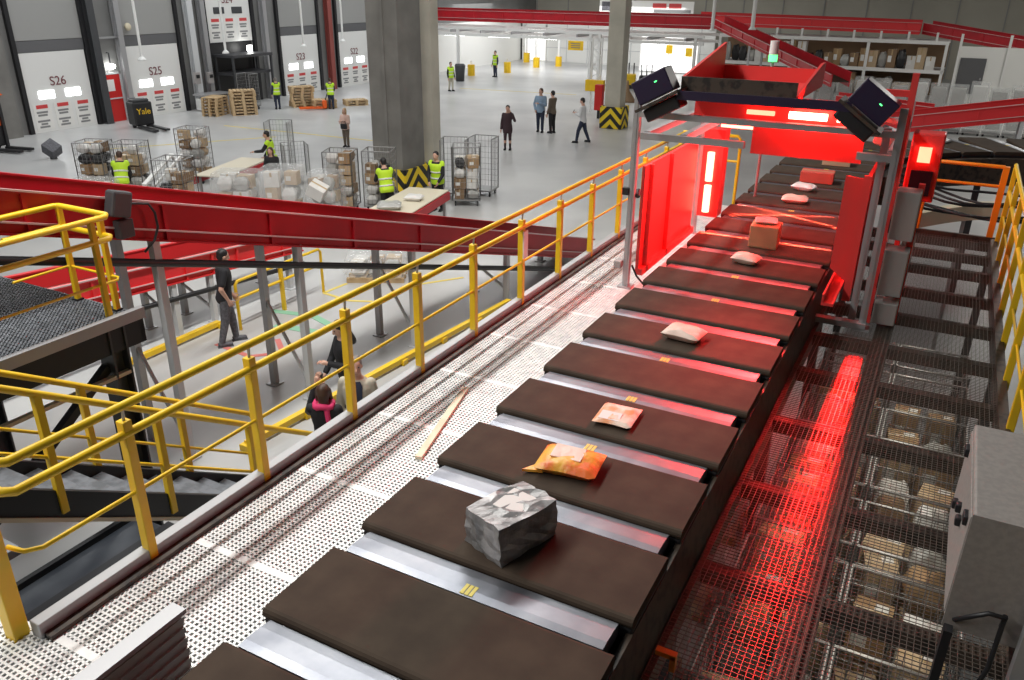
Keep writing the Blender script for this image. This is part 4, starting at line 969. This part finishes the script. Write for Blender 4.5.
def person(label, x, y, face, h, top, bottom, hair, arms=('down','down'), stride=.0, lean=0, head=(0,0), sleeves='long', vest=False, hairlen='short', coat=0, shoes='cblack', scarf=None, fine=False, group=None, bare_legs=False, crouch=0, phone=False, inner=None):
    t = thing('person', label, 'person', (x, y, 0), math.radians(face), group)
    V = lambda p: Vector(p)*h
    piv = .5-crouch; Rl = Matrix.Rotation(-math.radians(lean), 3, 'X')
    def up(p):                               # torso points follow the lean
        p = Vector(p)-Vector((0,0,.5)); return (Rl @ p + Vector((0,0,piv)))*h
    vox = .011 if fine else .019
    body = MB()
    def torso(mb, lo, hi, g, seg=16):
        rs = [(z,a,b,o) for z,a,b,o in RINGS if lo <= z <= hi]
        vs, fs = [], []
        for z,a,b,o in rs:
            for j in range(seg): ph = 2*PI*j/seg; vs.append(up(((a+g)*math.cos(ph), (b+g)*math.sin(ph)+o, z)))
        n_ = len(rs)
        fs = [(i*seg+j, i*seg+(j+1)%seg, (i+1)*seg+(j+1)%seg, (i+1)*seg+j) for i in range(n_-1) for j in range(seg)]+[tuple(range(seg))[::-1], tuple(range((n_-1)*seg, n_*seg))]
        mb.add(vs, fs, True)
    torso(body, 0, 1, 0)
    legs, armsJ = [], []
    for s, sd in ((-1, 1), (1, -1)):
        hp = V((s*.052, 0, piv-.01)); ank = V((s*.06, sd*stride*.5-.01, .045+(.02 if sd < 0 and stride > .2 else 0)))
        mid = (hp+ank)/2; bend = max(.012, abs(stride)*.10)*h + crouch*h*.75; kn = mid+Vector((0, bend, .01*h))
        L0, tot = .24*h, (hp-kn).length
        legs.append((hp, kn, ank, s))
        body.cap(hp, kn, .054*h, .034*h); body.cap(kn, kn+(ank-kn)*.35, .033*h, .034*h); body.cap(kn+(ank-kn)*.35, ank, .034*h, .020*h)
        body.cap(ank+Vector((0,-.012*h,-.018*h)), ank+Vector((0,.085*h,-.026*h)), .022*h, .016*h)
    fing = MB()
    for s, an in ((-1, arms[0]), (1, arms[1])):
        sh = up((s*.100, -.004, .80)); e, w_ = ARM[an]
        el = up((s*(.100+e[0]), e[1], .80+e[2])); wr = up((s*(.100+w_[0]), w_[1], .80+w_[2]))
        armsJ.append((sh, el, wr, s))
        body.cap(sh, el, .032*h, .024*h); body.cap(el, wr, .025*h, .016*h)
        d = (wr-el).normalized(); side = d.cross(Vector((0,0,1)));  side = side.normalized() if side.length > .1 else Vector((0,1,0))
        if an in ('down', 'slight', 'pocket', 'low'): side = Vector((0,1,0)) - d*d.y; side.normalize()
        palm = wr+d*.045*h; body.cap(wr, palm, .016*h, .021*h); body.cap(palm-side*.012*h, palm+side*.012*h, .015*h, .015*h)
        nr = d.cross(side).normalized()*(-s)
        for q, (of, ln) in enumerate(((-.021,.036), (-.007,.043), (.007,.046), (.021,.040))):
            a0 = palm+side*of*h+d*.008*h; a1 = a0+d*ln*.55*h; a2 = a1+(d*.7+nr*.6).normalized()*ln*.5*h
            fing.cap(a0, a1, .0058*h, .0053*h, 6); fing.cap(a1, a2, .0053*h, .0045*h, 6)
        b0 = wr+d*.02*h+side*.018*h; b1 = b0+(d*.6+side*.7).normalized()*.026*h; b2 = b1+(d*.9+side*.2).normalized()*.02*h
        fing.cap(b0, b1, .0068*h, .006*h, 6); fing.cap(b1, b2, .006*h, .0052*h, 6)
    # head: built facing +Y, then turned (yaw, pitch)
    hc = up((0, .012, .935)); Rh = (Matrix.Rotation(math.radians(head[0]), 3, 'Z') @ Matrix.Rotation(-math.radians(lean*.7+head[1]), 3, 'X'))
    H_ = lambda p: hc + Rh @ (Vector(p)*h)
    eul = Rh.to_euler()
    body.cap(up((0,-.004,.85)), hc+Vector((0,0,-.02*h)), .034*h, .034*h)
    body.ell(H_((0,-.004,.012)), (.045*h,.055*h,.054*h), 16, 12, eul); body.ell(H_((0,.014,-.026)), (.036*h,.040*h,.040*h), 14, 10, eul)
    body.cap(H_((0,.052,.006)), H_((0,.062,-.016)), .007*h, .010*h, 8)
    for s in (-1, 1): body.ell(H_((s*.046,-.004,-.006)), (.008*h,.014*h,.019*h), 8, 6, eul)
    remesh(body, 'body', M['skin'], t, vox, fing)
    if fine:
        for s in (-1, 1):
            p = MB(); p.ell(H_((s*.018,.047,.008)), (.0065*h,.004*h,.0045*h), 8, 6, eul); p.build('eye', M['cblack'], t, True)
        p = MB(); p.ell(H_((0,.050,-.034)), (.015*h,.004*h,.003*h), 8, 6, eul); p.build('mouth', M['cpale'], t, True)
    # hair
    p = MB(); p.ell(H_((0,-.014,.022)), (.051*h,.056*h,.054*h), 16, 10, eul); p.ell(H_((0,-.030,-.004)), (.047*h,.036*h,.046*h), 14, 8, eul)
    if hairlen != 'short':
        lo = -.08 if hairlen == 'bob' else -.17
        p.cap(H_((0,-.036,.0)), H_((0,-.046,lo)), .045*h, .036*h, 12)
        for s in (-1, 1): p.cap(H_((s*.042,-.012,.02)), H_((s*.050,.004,lo*.9)), .018*h, .016*h)
    remesh(p, 'hair', M[hair], t, vox*.8, smooth=1)
    # clothes
    g = .011 if not fine else .009
    p = MB(); torso(p, 0, .84, g)
    for sh, el, wr, s in armsJ:
        if sleeves == 'long': p.cap(sh, el, .040*h, .034*h); p.cap(el, el+(wr-el)*.92, .034*h, .027*h)
        else: p.cap(sh, sh+(el-sh)*.72, .041*h, .037*h)
    if coat:
        a = up((0,0,.5)); p.loft([(Vector((0,0,a.z-coat*h)), .108*h, .085*h), (Vector((a.x,a.y,a.z-.02*h)), .116*h, .090*h), (Vector((a.x,a.y,a.z+.08*h)), .10*h, .075*h)])
    nm = 'coat' if coat else ('shirt' if sleeves == 'short' or vest else 'jacket')
    remesh(p, nm, M[top], t, vox)
    if not bare_legs:
        p = MB(); vs = MB(); torso(p, 0, .53, g*.6)
        for hp, kn, ank, s in legs: p.cap(hp, kn, .061*h, .044*h); p.cap(kn, kn+(ank-kn)*.93, .044*h, .033*h)
        remesh(p, 'trousers', M[bottom], t, vox)
    else:
        p = MB()
        for hp, kn, ank, s in legs: p.cap(hp, kn, .056*h, .038*h); p.cap(kn, ank, .037*h, .024*h)
        remesh(p, 'tights', M[bottom], t, vox)
    for hp, kn, ank, s in legs:
        p = MB(); p.cap(ank+Vector((0,-.015*h,-.014*h)), ank+Vector((0,.085*h,-.022*h)), .028*h, .022*h); p.bb(ank.x-.027*h, ank.x+.027*h, ank.y-.045*h, ank.y+.108*h, ank.z-.045*h, ank.z-.034*h)
        p.build('shoe', M[shoes], t, True)
    if vest:
        p = MB(); torso(p, .455, .815, g+.011)
        for sh, el, wr, s in armsJ: p.cap(sh+(el-sh)*-.05, sh+(el-sh)*.12, .046*h, .046*h)
        ve = remesh(p, 'hi_vis_vest', M['hivis'], t, vox)
        for lo, hi in ((.555,.58), (.66,.685)):
            q = MB(); vs_ = []; sg = 20
            for z in (lo, hi):
                k = next(i for i in range(len(RINGS)-1) if RINGS[i+1][0] >= z); f_ = (z-RINGS[k][0])/(RINGS[k+1][0]-RINGS[k][0])
                a, b, o = [RINGS[k][c]+(RINGS[k+1][c]-RINGS[k][c])*f_ for c in (1,2,3)]
                for rad in (.026, .020): vs_ += [up(((a+rad)*math.cos(2*PI*j/sg), (b+rad)*math.sin(2*PI*j/sg)+o, z)) for j in range(sg)]
            fs_ = [(r0*sg+j, r0*sg+(j+1)%sg, r1*sg+(j+1)%sg, r1*sg+j) for r0, r1 in ((0,1),(1,3),(3,2),(2,0)) for j in range(sg)]
            q.add(vs_, fs_, True); q.build('reflective_band', M['reflect'], ve, True)
    if inner:
        p = MB(); vs_, fs_ = [], []; zs = (.50, .56, .62, .68, .74, .80, .83)
        for z in zs:
            k = next(i for i in range(len(RINGS)-1) if RINGS[i+1][0] >= z); f_ = (z-RINGS[k][0])/(RINGS[k+1][0]-RINGS[k][0])
            a, b, o = [RINGS[k][c]+(RINGS[k+1][c]-RINGS[k][c])*f_ for c in (1,2,3)]
            for rad in (.016, .005):
                for q in range(5): ph = PI/2+(q-2)*.24; vs_.append(up(((a+rad)*math.cos(ph), (b+rad)*math.sin(ph)+o, z)))
        for i in range(len(zs)-1):
            for q in range(4): fs_.append((i*10+q, i*10+q+1, (i+1)*10+q+1, (i+1)*10+q)); fs_.append((i*10+5+q, i*10+6+q, (i+1)*10+6+q, (i+1)*10+5+q))
        p.add(vs_, fs_, True); p.build('shirt_front', M[inner], t, True)
    if scarf:
        p = MB(); pts = [up((.062*math.cos(a), .058*math.sin(a)-.004, .838+.010*math.sin(3*a))) for a in [2*PI*i/14 for i in range(15)]]
        p.tube(pts, .026*h, 8); p.cap(up((.03,-.05,.83)), up((.05,-.075,.70)), .024*h, .018*h); p.build('scarf', M[scarf], t, True)
    if phone:
        sh, el, wr, s = armsJ[1]; d = (wr-el).normalized(); c = wr+d*.06*h+Vector((0,.02*h,.02*h))
        ph = thing('mobile_phone', 'dark mobile phone held by ' + phone, 'phone', t.matrix_basis @ c, math.radians(face))
        p = MB(); p.box((0,0,0), (.07,.01,.14), (.5,0,0), .003); p.build('case', M['black'], ph, True)
    return t
person('person in a black T-shirt and grey trousers walking beside the yellow guard rail', -10.70, 9.45, -35, 1.76, 'cblack', 'cgrey', 'hairb', ('slight','pocket'), .16, 4, (10,12), 'short', fine=True, shoes='cgrey')
person('person with long black hair and a black top looking down at a phone', -6.95, 8.15, 150, 1.68, 'cblack', 'cblack', 'hairb', ('phone','low'), 0, 4, (0,22), 'long', hairlen='long', fine=True, phone='the person with long black hair')
person('person with grey hair in a beige jacket, standing below the pale walkway', -5.95, 7.15, 205, 1.74, 'cbeige', 'cnavy', 'hairgy', ('down','down'), 0, 0, (20,0), fine=True, inner='cnavy')
person('person in a dark jacket and bright pink scarf with one hand raised', -5.98, 6.55, 25, 1.62, 'cblack', 'cnavy', 'hairbr', ('up','down'), 0, 0, (10,-5), 'long', hairlen='bob', scarf='cpink', fine=True)
person('person in a dark plum coat standing alone, a hand raised to the face', -15.25, 28.5, 200, 1.70, 'cplum', 'cplum', 'hairb', ('ear','down'), 0, 0, (0,5), coat=.12, bare_legs=True)
person('person in a pale blue jacket and dark trousers talking in the pair in mid hall', -16.0, 32.95, 195, 1.86, 'cblue', 'cnavy', 'hairbr', ('fold','pocket'), .10, 0, (-30,0))
person('person in a brown jacket with back half turned, talking in the pair in mid hall', -15.42, 32.95, 75, 1.80, 'cbrown', 'cblack', 'hairb', ('down','low'), 0, 0, (0,0))
person('person in a white shirt walking and looking at a phone beside the slim pale pillar', -13.3, 31.4, 95, 1.80, 'cwhite', 'cnavy', 'hairb', ('phone','phone'), .26, 3, (0,15), phone='the person walking in a white shirt')
person('person in a yellow hi-vis vest and pale trousers in the far hall', -27.2, 43.5, 250, 1.68, 'cblack', 'cbeige', 'hairb', ('down','down'), .06, vest=True)
person('person in a yellow hi-vis vest and dark trousers by the far white columns', -28.9, 52.1, 160, 1.75, 'cnavy', 'cnavy', 'hairb', ('down','down'), 0, vest=True)
person('person in a yellow hi-vis vest standing by the empty cage at the open loading bay', -30.6, 32.2, 60, 1.55, 'cnavy', 'cnavy', 'hairgy', ('down','reach'), 0, vest=True)
person('person in a yellow hi-vis vest stooping beside the orange hand pallet jack', -28.35, 33.7, 40, 1.52, 'cnavy', 'cnavy', 'hairbr', ('low','low'), .05, 8, vest=True)
person('person in a pale pink top holding a dark bag, alone on the floor', -21.0, 25.7, 190, 1.50, 'cpale', 'cbrown', 'hairbl', ('fold','fold'), .05, 0, hairlen='bob', coat=.03)
person('person in a yellow hi-vis vest reaching over the cream table among the cages', -18.85, 19.35, 120, 1.70, 'cblack', 'cblack', 'hairb', ('reach','low'), 0, 8, vest=True)
person('person with long dark hair behind the plastic wrapped heap', -17.3, 17.75, 200, 1.60, 'cblack', 'cblack', 'hairbr', ('low','low'), 0, 6, hairlen='long')
person('person in a yellow hi-vis vest reaching into the roll cage by the broad grey pillar', -13.15, 17.65, 55, 1.70, 'cblack', 'cblack', 'hairb', ('reach','reach'), .05, 14, vest=True)
person('person in a yellow hi-vis vest at the cream table end by the pillar', -12.55, 19.25, 190, 1.70, 'cblack', 'cblack', 'hairb', ('low','low'), 0, 6, vest=True)
person('person in a yellow hi-vis vest bending down between the full roll cages', -20.1, 14.75, 40, 1.68, 'cblack', 'cblack', 'hairbr', ('low','low'), .0, 20, vest=True)
t = thing('handbag', 'dark handbag held by the person in the pale pink top', 'bag', (-20.85, 25.42, .85), .2)
p = MB(); p.box((0,0,0), (.26,.1,.2), None, .03); p.build('bag_body', M['cblack'], t, True)
p = MB(); p.tube([(-.09,0,.09), (-.06,0,.2), (.06,0,.2), (.09,0,.09)], .01); p.build('strap', M['cblack'], t, True)

# ------------------------------------------------------------------ the far hall
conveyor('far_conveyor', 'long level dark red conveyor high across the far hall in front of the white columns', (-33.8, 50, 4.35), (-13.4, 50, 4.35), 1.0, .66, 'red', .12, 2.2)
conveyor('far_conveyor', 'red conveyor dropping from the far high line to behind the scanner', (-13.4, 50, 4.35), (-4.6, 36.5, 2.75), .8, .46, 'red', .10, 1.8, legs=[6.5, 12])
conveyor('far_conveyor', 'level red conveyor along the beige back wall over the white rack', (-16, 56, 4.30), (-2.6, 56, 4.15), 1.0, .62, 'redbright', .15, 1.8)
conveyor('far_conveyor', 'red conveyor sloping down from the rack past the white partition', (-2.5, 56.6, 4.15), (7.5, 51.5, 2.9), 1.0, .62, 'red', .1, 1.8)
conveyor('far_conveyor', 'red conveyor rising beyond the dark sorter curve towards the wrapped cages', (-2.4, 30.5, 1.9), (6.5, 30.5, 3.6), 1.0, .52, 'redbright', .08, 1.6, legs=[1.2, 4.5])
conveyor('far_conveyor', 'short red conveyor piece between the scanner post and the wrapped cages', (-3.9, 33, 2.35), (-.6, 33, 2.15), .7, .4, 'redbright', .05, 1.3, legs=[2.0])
t = thing('conveyor_platform', 'white steel platform frame carrying the far high conveyor', 'steel platform', (-26, 49.5, 0))
for z0, z1 in ((3.22, 3.38), (2.82, 3.0)):
    p = MB(); p.bb(-33.9, -13.5, 49.2, 49.3, z0, z1); p.build('beam', M['whitepaint'], t)
    p = MB(); p.bb(-33.9, -13.5, 52.5, 52.6, z0, z1); p.build('beam', M['whitepaint'], t)
for i in range(9):
    p = MB(); x = -33.0+2.3*i; p.bb(x-.05, x+.05, 49.2, 52.6, 3.02, 3.2); p.build('cross_beam', M['steel'], t)
for x in (-33.6, -30.2, -20.6, -20.0, -14):
    p = MB(); p.bb(x-.08, x+.08, 49.2, 49.36, 0, 3.25); p.build('column', M['whitepaint'], t)
p = MB()
for k in range(7): p.bar((-20.6 if k % 2 else -20.0, 49.28, .4*k+.2), (-20.0 if k % 2 else -20.6, 49.28, .4*k+.6), .04)
p.build('lattice', M['whitepaint'], t)
for i, x in enumerate((-31.5, -28, -24.5, -17)):
    t = thing('tube_light', 'lit white tube lamp under the far conveyor platform', 'lamp', (x, 51, 2.75), 0, 'tube lamps under the far conveyor platform')
    p = MB(); p.tube([(x-.8, 51, 2.74), (x+.8, 51, 2.74)], .04); p.build('tube', M['lampw'], t)
    p = MB(); p.bb(x-.85, x+.85, 50.95, 51.05, 2.78, 2.84); p.build('fitting', M['whitepaint'], t)
w = MB(); w.bb(-34.08, -34.02, 47.5, 65.8, 0, 3.3); struct('trim_89', w, M['whitewall'])
w = MB(); w.bb(-33.9, -17.2, 65.9, 66.0, 0, 3.0); struct('wall_partition', w, M['whitewall'])
w = MB()
for i in range(9): x = -33.5+1.9*i; w.bb(x-.02, x+.02, 65.86, 65.9, 0, 3.0)
w.bb(-33.9, -17.2, 65.86, 65.9, 1.1, 1.14); struct('trim_90', w, M['leg'])
for i, (x0, x1, y) in enumerate(((-33.5, -31.6, 65.7), (-21.6, -17.3, 61.6))):
    w = MB(); w.bb(x0, x1, y, y+.06, .1, 2.7); W = struct('door_%d' % (8+i), w, M['brightdoor'])
    w = MB(); w.bb(x0-.1, x0, y, y+.08, 0, 2.85); w.bb(x1, x1+.1, y, y+.08, 0, 2.85); w.bb(x0-.1, x1+.1, y, y+.08, 2.7, 2.85)
    for q in range(1, 4): a = x0+(x1-x0)*q/4; w.bb(a-.025, a+.025, y-.02, y, .1, 2.7)
    w.build('door_frame', M['whitepaint'], W)
posts = [(-32.5, 64, 'first'), (-29.7, 60.2, 'second'), (-28.6, 62, 'third'), (-29.6, 55.2, 'fourth'), (-30.8, 52.0, 'fifth')]
for x, y, o_ in posts:
    t = thing('guard_post', 'white post with a yellow foot guard far down the hall, %s of five' % o_, 'post', (x, y, 0))
    p = MB(); p.tube([(x, y, 0), (x, y, 2.7 if o_ in ('first','second','third') else 1.0)], .09 if o_ in ('first','second','third') else .05, 10); p.build('pole', M['whitepaint'], t)
    p = MB(); p.tube([(x, y, 0), (x, y, .75)], .26, 12); p.build('yellow_guard', M['yellow'], t)
t = thing('hanging_sign', 'round-cornered yellow sign hanging under the far conveyor platform', 'sign', (-24.1, 55, 1.9))
p = MB(); p.box((-24.1, 55, 2.12), (1.15, .06, .62), None, .02); p.build('panel', M['yellow'], t)
p = MB()
for k in range(3): p.bb(-24.45, -23.75, 54.955, 54.968, 1.96+.13*k, 2.01+.13*k)
p.build('printed_lines', M['posttext'], t)
p = MB()
for s in (-.4, .4): p.tube([(-24.1+s, 55, 2.4), (-24.1+s, 55, 3.2)], .015)
p.build('hanger', M['steel'], t)
for x, z in ((-19.4, 1.7), (-17.9, 1.55)):
    t = thing('wall_plate', 'small yellow plate on the bright far door, ' + ('the higher one' if z > 1.6 else 'the lower one'), 'sign', (x, 61.5, z)); p = MB(); p.box((x, 61.5, z), (.5, .05, .6), None, .02); p.build('plate', M['yellow'], t)
t = thing('notice_banner', 'white banner with red and black blocks high above the far conveyor', 'banner', (-20, 60, 4.2))
p = MB(); p.bb(-24.5, -17.4, 60, 60.08, 4.15, 5.0, .01); p.build('board', M['whitewall'], t)
for x in (-23.5, -18.5):
    p = MB(); p.tube([(x, 60.04, 5.0), (x, 60.04, 10)], .02, 6); p.build('hanger', M['steel'], t)
for x0, x1, z0, z1, m_ in ((-24.3,-22.0,4.3,4.9,'cgrey'), (-20.4,-19.4,4.55,4.85,'postred'), (-19.2,-18.3,4.55,4.85,'postred'), (-20.3,-17.6,4.25,4.45,'posttext')):
    p = MB(); p.bb(x0, x1, 59.97, 60.0, z0, z1); p.build('print_block', M[m_], t)
for x, y, m_, lab in ((-18.3, 50.2, 'yellow', 'yellow and black floor truck behind the slim pale pillar'), (-17.0, 49.8, 'black', 'black floor truck next to the yellow one behind the slim pillar')):
    t = thing('floor_truck', lab, 'pallet truck', (x, y, 0), .3)
    p = MB(); p.box((0,0,.55), (.9,.7,.8), None, .06); p.build('body', M[m_], t, True)
    p = MB(); p.box((0,0,.2), (1.0,.75,.25), None, .05); p.build('chassis', M['black'], t, True)
    for q in range(3):
        p = MB(); p.tube([(-.3+.3*q, 0, .9), (-.35+.32*q, 0, 1.6)], .035); p.build('lever', M['black'], t, True)
t = thing('floor_cone', 'dark red pointed floor stand near the slim pale pillar', 'stand', (-16.3, 44.6, 0))
p = MB(); p.loft([((-16.3,44.6,0), .55,.4), ((-16.3,44.6,.12), .5,.35), ((-16.3,44.6,.6), .14,.14), ((-16.3,44.6,1.15), .05,.05)]); p.build('cone', M['carton3'], t)
t = thing('waste_bin', 'dark bin standing by the bright far doorway', 'bin', (-29.6, 48.5, 0))
p = MB(); p.loft([((-29.6,48.5,0), .28,.28), ((-29.6,48.5,1.0), .36,.36), ((-29.6,48.5,1.1), .3,.3)]); p.build('bin_body', M['dark'], t)
# white rack with parcels against the back wall
t = thing('storage_rack', 'white steel rack full of parcels below the level red conveyor at the back wall', 'rack', (-7, 56, 0))
for z in (3.05, 1.45):
    p = MB(); p.bb(-14.2, -.9, 55.2, 55.3, z, z+.2); p.bb(-14.2, -.9, 57.6, 57.7, z, z+.2); p.build('beam', M['whitepaint'], t)
p = MB(); p.bb(-14.2, -.9, 55.3, 57.6, 1.5, 1.6); p.build('shelf', M['steel'], t)
for x in (-14.1, -9.6, -5.2, -1.0):
    p = MB(); p.bb(x-.08, x+.08, 55.2, 55.36, 0, 3.1); p.build('post', M['whitepaint'], t)
for i in range(9):
    p = MB(); x = -13.6+1.5*i; p.bb(x-.06, x+.06, 55.2, 55.3, 3.25, 3.7); p.build('stub_post', M['whitepaint'], t)
p = MB(); p.bb(-14.2, -.9, 57.72, 57.76, 0, 3.2); p.build('back_sheet', M['carton3'], t)
rr = random.Random(5)
for i in range(48):
    x = -13.7+.52*(i % 24); low = i >= 24; m_ = rr.choice(PMS); kind = ('b' if m_ in ('poly','polyb','polyg') else 'c')+m_
    put_parcel((x, 55.8+rr.uniform(-.1,.2), 1.61 if not low else 0.01), (.50, rr.uniform(.4,.6), rr.uniform(.7,1.38)), rr.uniform(-.15,.15), kind, 'parcel %s the white rack at the back wall' % ('standing under' if low else 'on the shelf of'), 'parcels under the white rack' if low else 'parcels on the white rack')
w = MB(); w.bb(-.3, 6, 50, 50.1, 0, 3.3); struct('wall_partition', w, M['whitewall'])
d = MB(); d.bb(-.15, 1.05, 49.93, 50, 1.0, 2.75); D = struct('door_10', d, M['claddark'])
d = MB(); d.bb(.9, .96, 49.9, 49.93, 1.7, 1.8); d.build('door_handle', M['steel'], D)
for i in range(2):
    p = MB(); x = 2.2*i+.0; p.bb(x-.34, x-.22, 49.8, 49.92, 0, 3.9); single('white_post', p, M['whitepaint'], 'white steel post %s the white partition beside the grey door' % ('at the edge of', 'in front of')[i], 'post')
for i in range(14):       # wrapped goods row
    x = -6.3+.80*i
    wr = thing('wrapped_cage', 'grey plastic wrapped cage in the row beyond the dark sorter curve, %s from the scanner' % ORD[i], 'wrapped cage', (x, 42.5, 0), 0, 'wrapped cages beyond the sorter curve')
    p = MB(); h_ = 2.15+.12*math.sin(i*2.3); r = random.Random(i)
    rings = [[(.36*a*(1+r.uniform(-.06,.06)), .36*b*(1+r.uniform(-.06,.06)), .2+(h_-.2)*q/6) for a, b in ((-1,-1),(0,-1.05),(1,-1),(1.05,0),(1,1),(0,1.05),(-1,1),(-1.05,0))] for q in range(7)]
    p.add([v for rg in rings for v in rg], [(q*8+j, q*8+(j+1)%8, (q+1)*8+(j+1)%8, (q+1)*8+j) for q in range(6) for j in range(8)]+[tuple(range(48,56)), tuple(range(8))]); p.build('stretch_wrap', M['wrap'], wr, True)
    p = MB(); p.box((0,0,h_*.45+.2), (.56,.56,h_*.78), None, .03); p.build('goods', M['polyg' if i % 3 else 'white'], wr, True)
    p = MB(); p.bb(-.36,.36,-.36,.36,.1,.18); p.build('base', M['wire'], wr, True)
    for s in ((-.3,-.3),(.3,-.3),(-.3,.3),(.3,.3)):
        p = MB(); p.tube([(s[0],s[1]-.02,.05), (s[0],s[1]+.02,.05)], .05, 8); p.build('caster', M['rubber'], wr, True)
# cables and cream chute beyond the dark walkway
for i, (z, y, sg) in enumerate(((3.2, 14.3, .25), (3.05, 14.6, .2), (3.15, 14.9, .15), (2.95, 14.2, .2), (3.1, 14.0, .3), (3.25, 14.7, .35), (3.0, 13.8, .12))):
    p = MB(); pts = [(-.6+2.6*q/10, y+.12*math.sin(q*1.1+i), z-sg*math.sin(PI*q/10)) for q in range(11)]; p.tube(pts, .022, 6)
    single('cable', p, M['black'], 'black cable hanging in the bundle beyond the orange-lit end railing', 'cable', 'cable bundle beyond the end railing')
t = thing('curved_chute', 'cream plastic curved chute edge below the cable bundle beyond the dark walkway', 'chute', (.6, 14, 0))
p = MB()
A_ = [(-.15+1.3*q/10, 14.6+.7*math.sin(PI*.5*q/10), 2.62+.14*math.sin(PI*.5*q/10)) for q in range(11)]
vs = [(a[0], a[1]+o, a[2]+z_) for a in A_ for o, z_ in ((0,0),(.3,0),(.3,-.25),(0,-.25))]
p.add(vs, [(i*4+j, i*4+(j+1)%4, (i+1)*4+(j+1)%4, (i+1)*4+j) for i in range(10) for j in range(4)]+[(0,1,2,3),(43,42,41,40)]); p.build('chute_wall', M['cream'], t)
p = MB(); p.bb(.5,.56,15.25,15.31,0,2.5); p.build('leg', M['steel'], t)

# ------------------------------------------------------------------ light
def area(name, loc, sx, sy, power, col=(1,1,1), rot=(0,0,0), spread=180):
    l = bpy.data.lights.new(name, 'AREA'); l.shape = 'RECTANGLE'; l.size = sx; l.size_y = sy; l.energy = power; l.color = col; l.spread = math.radians(spread)
    o = bpy.data.objects.new(name, l); COL.objects.link(o); o.location = loc; o.rotation_euler = rot; return o
area('hall_light_row', (-7.6, 6, 11.5), .5, 26, 2700, (1,.99,.95))
area('hall_light_row', (-15, 30, 11.5), .6, 56, 800, (1,.94,.82))
area('hall_light_row', (-24, 30, 11.5), .6, 56, 2300, (.97,.99,1))
area('hall_light_row', (-30.5, 34, 11.0), .6, 50, 1500, (.95,.98,1))
area('hall_light_row', (4, 42, 10.5), .5, 34, 1300, (1,.97,.9))
area('far_bay_light', (-27, 58, 4.6), 18, 6, 750, (1,1,1))
area('under_walkway_fill', (.2, 8, 2.35), .12, 9, 30, (1,.93,.78))  # no such lamp seen, added to brighten the goods below the grating
area('red_streak_beam', (-.37, 8.55, 2.98), .13, .40, 16, (1,.006,.005), (math.radians(-84.5), 0, 0), 5)  # added narrow beam imitating the red streak reflected on the grating
area('scanner_red_fill', (-1.8, 10.6, 4.5), 1.2, 1.2, 36, (1,.09,.09))  # extra light added under the roof to redden the tunnel
area('scanner_red_fill', (-1.9, 9.9, 4.35), .25, 2.0, 55, (1,.13,.13), (0, math.radians(66), 0), 110)  # added light aimed at the side panel to brighten its red
area('plate_sheen_fill', (-1.25, 9.0, 4.42), .8, .07, 22, (1,.03,.03), (math.radians(-68), 0, math.radians(-6)), 46)  # added light that gives the cover plates their red sheen
for i_, (x_, y_, a_, e_) in enumerate(((-1.7, 9.9, .0, 26), (-1.7, 11.3, .42, 16), (-1.7, 11.3, -.42, 16))):
    area('scanner_line_light', (x_, y_, 4.45), 1.7, .012, e_, (1,.12,.08), (0, 0, a_), 2.5)
W = bpy.data.worlds.new('world'); SC.world = W; W.use_nodes = True
W.node_tree.nodes['Background'].inputs[0].default_value = (.75,.8,.85,1); W.node_tree.nodes['Background'].inputs[1].default_value = .05
SC.view_settings.view_transform = 'Standard'; SC.view_settings.look = 'None'; SC.view_settings.exposure = 0; SC.view_settings.gamma = 1; SC.view_settings.use_curve_mapping = False
SC.cycles.use_denoising = True; SC.cycles.max_bounces = 8; SC.cycles.transparent_max_bounces = 24; SC.cycles.sample_clamp_indirect = 6
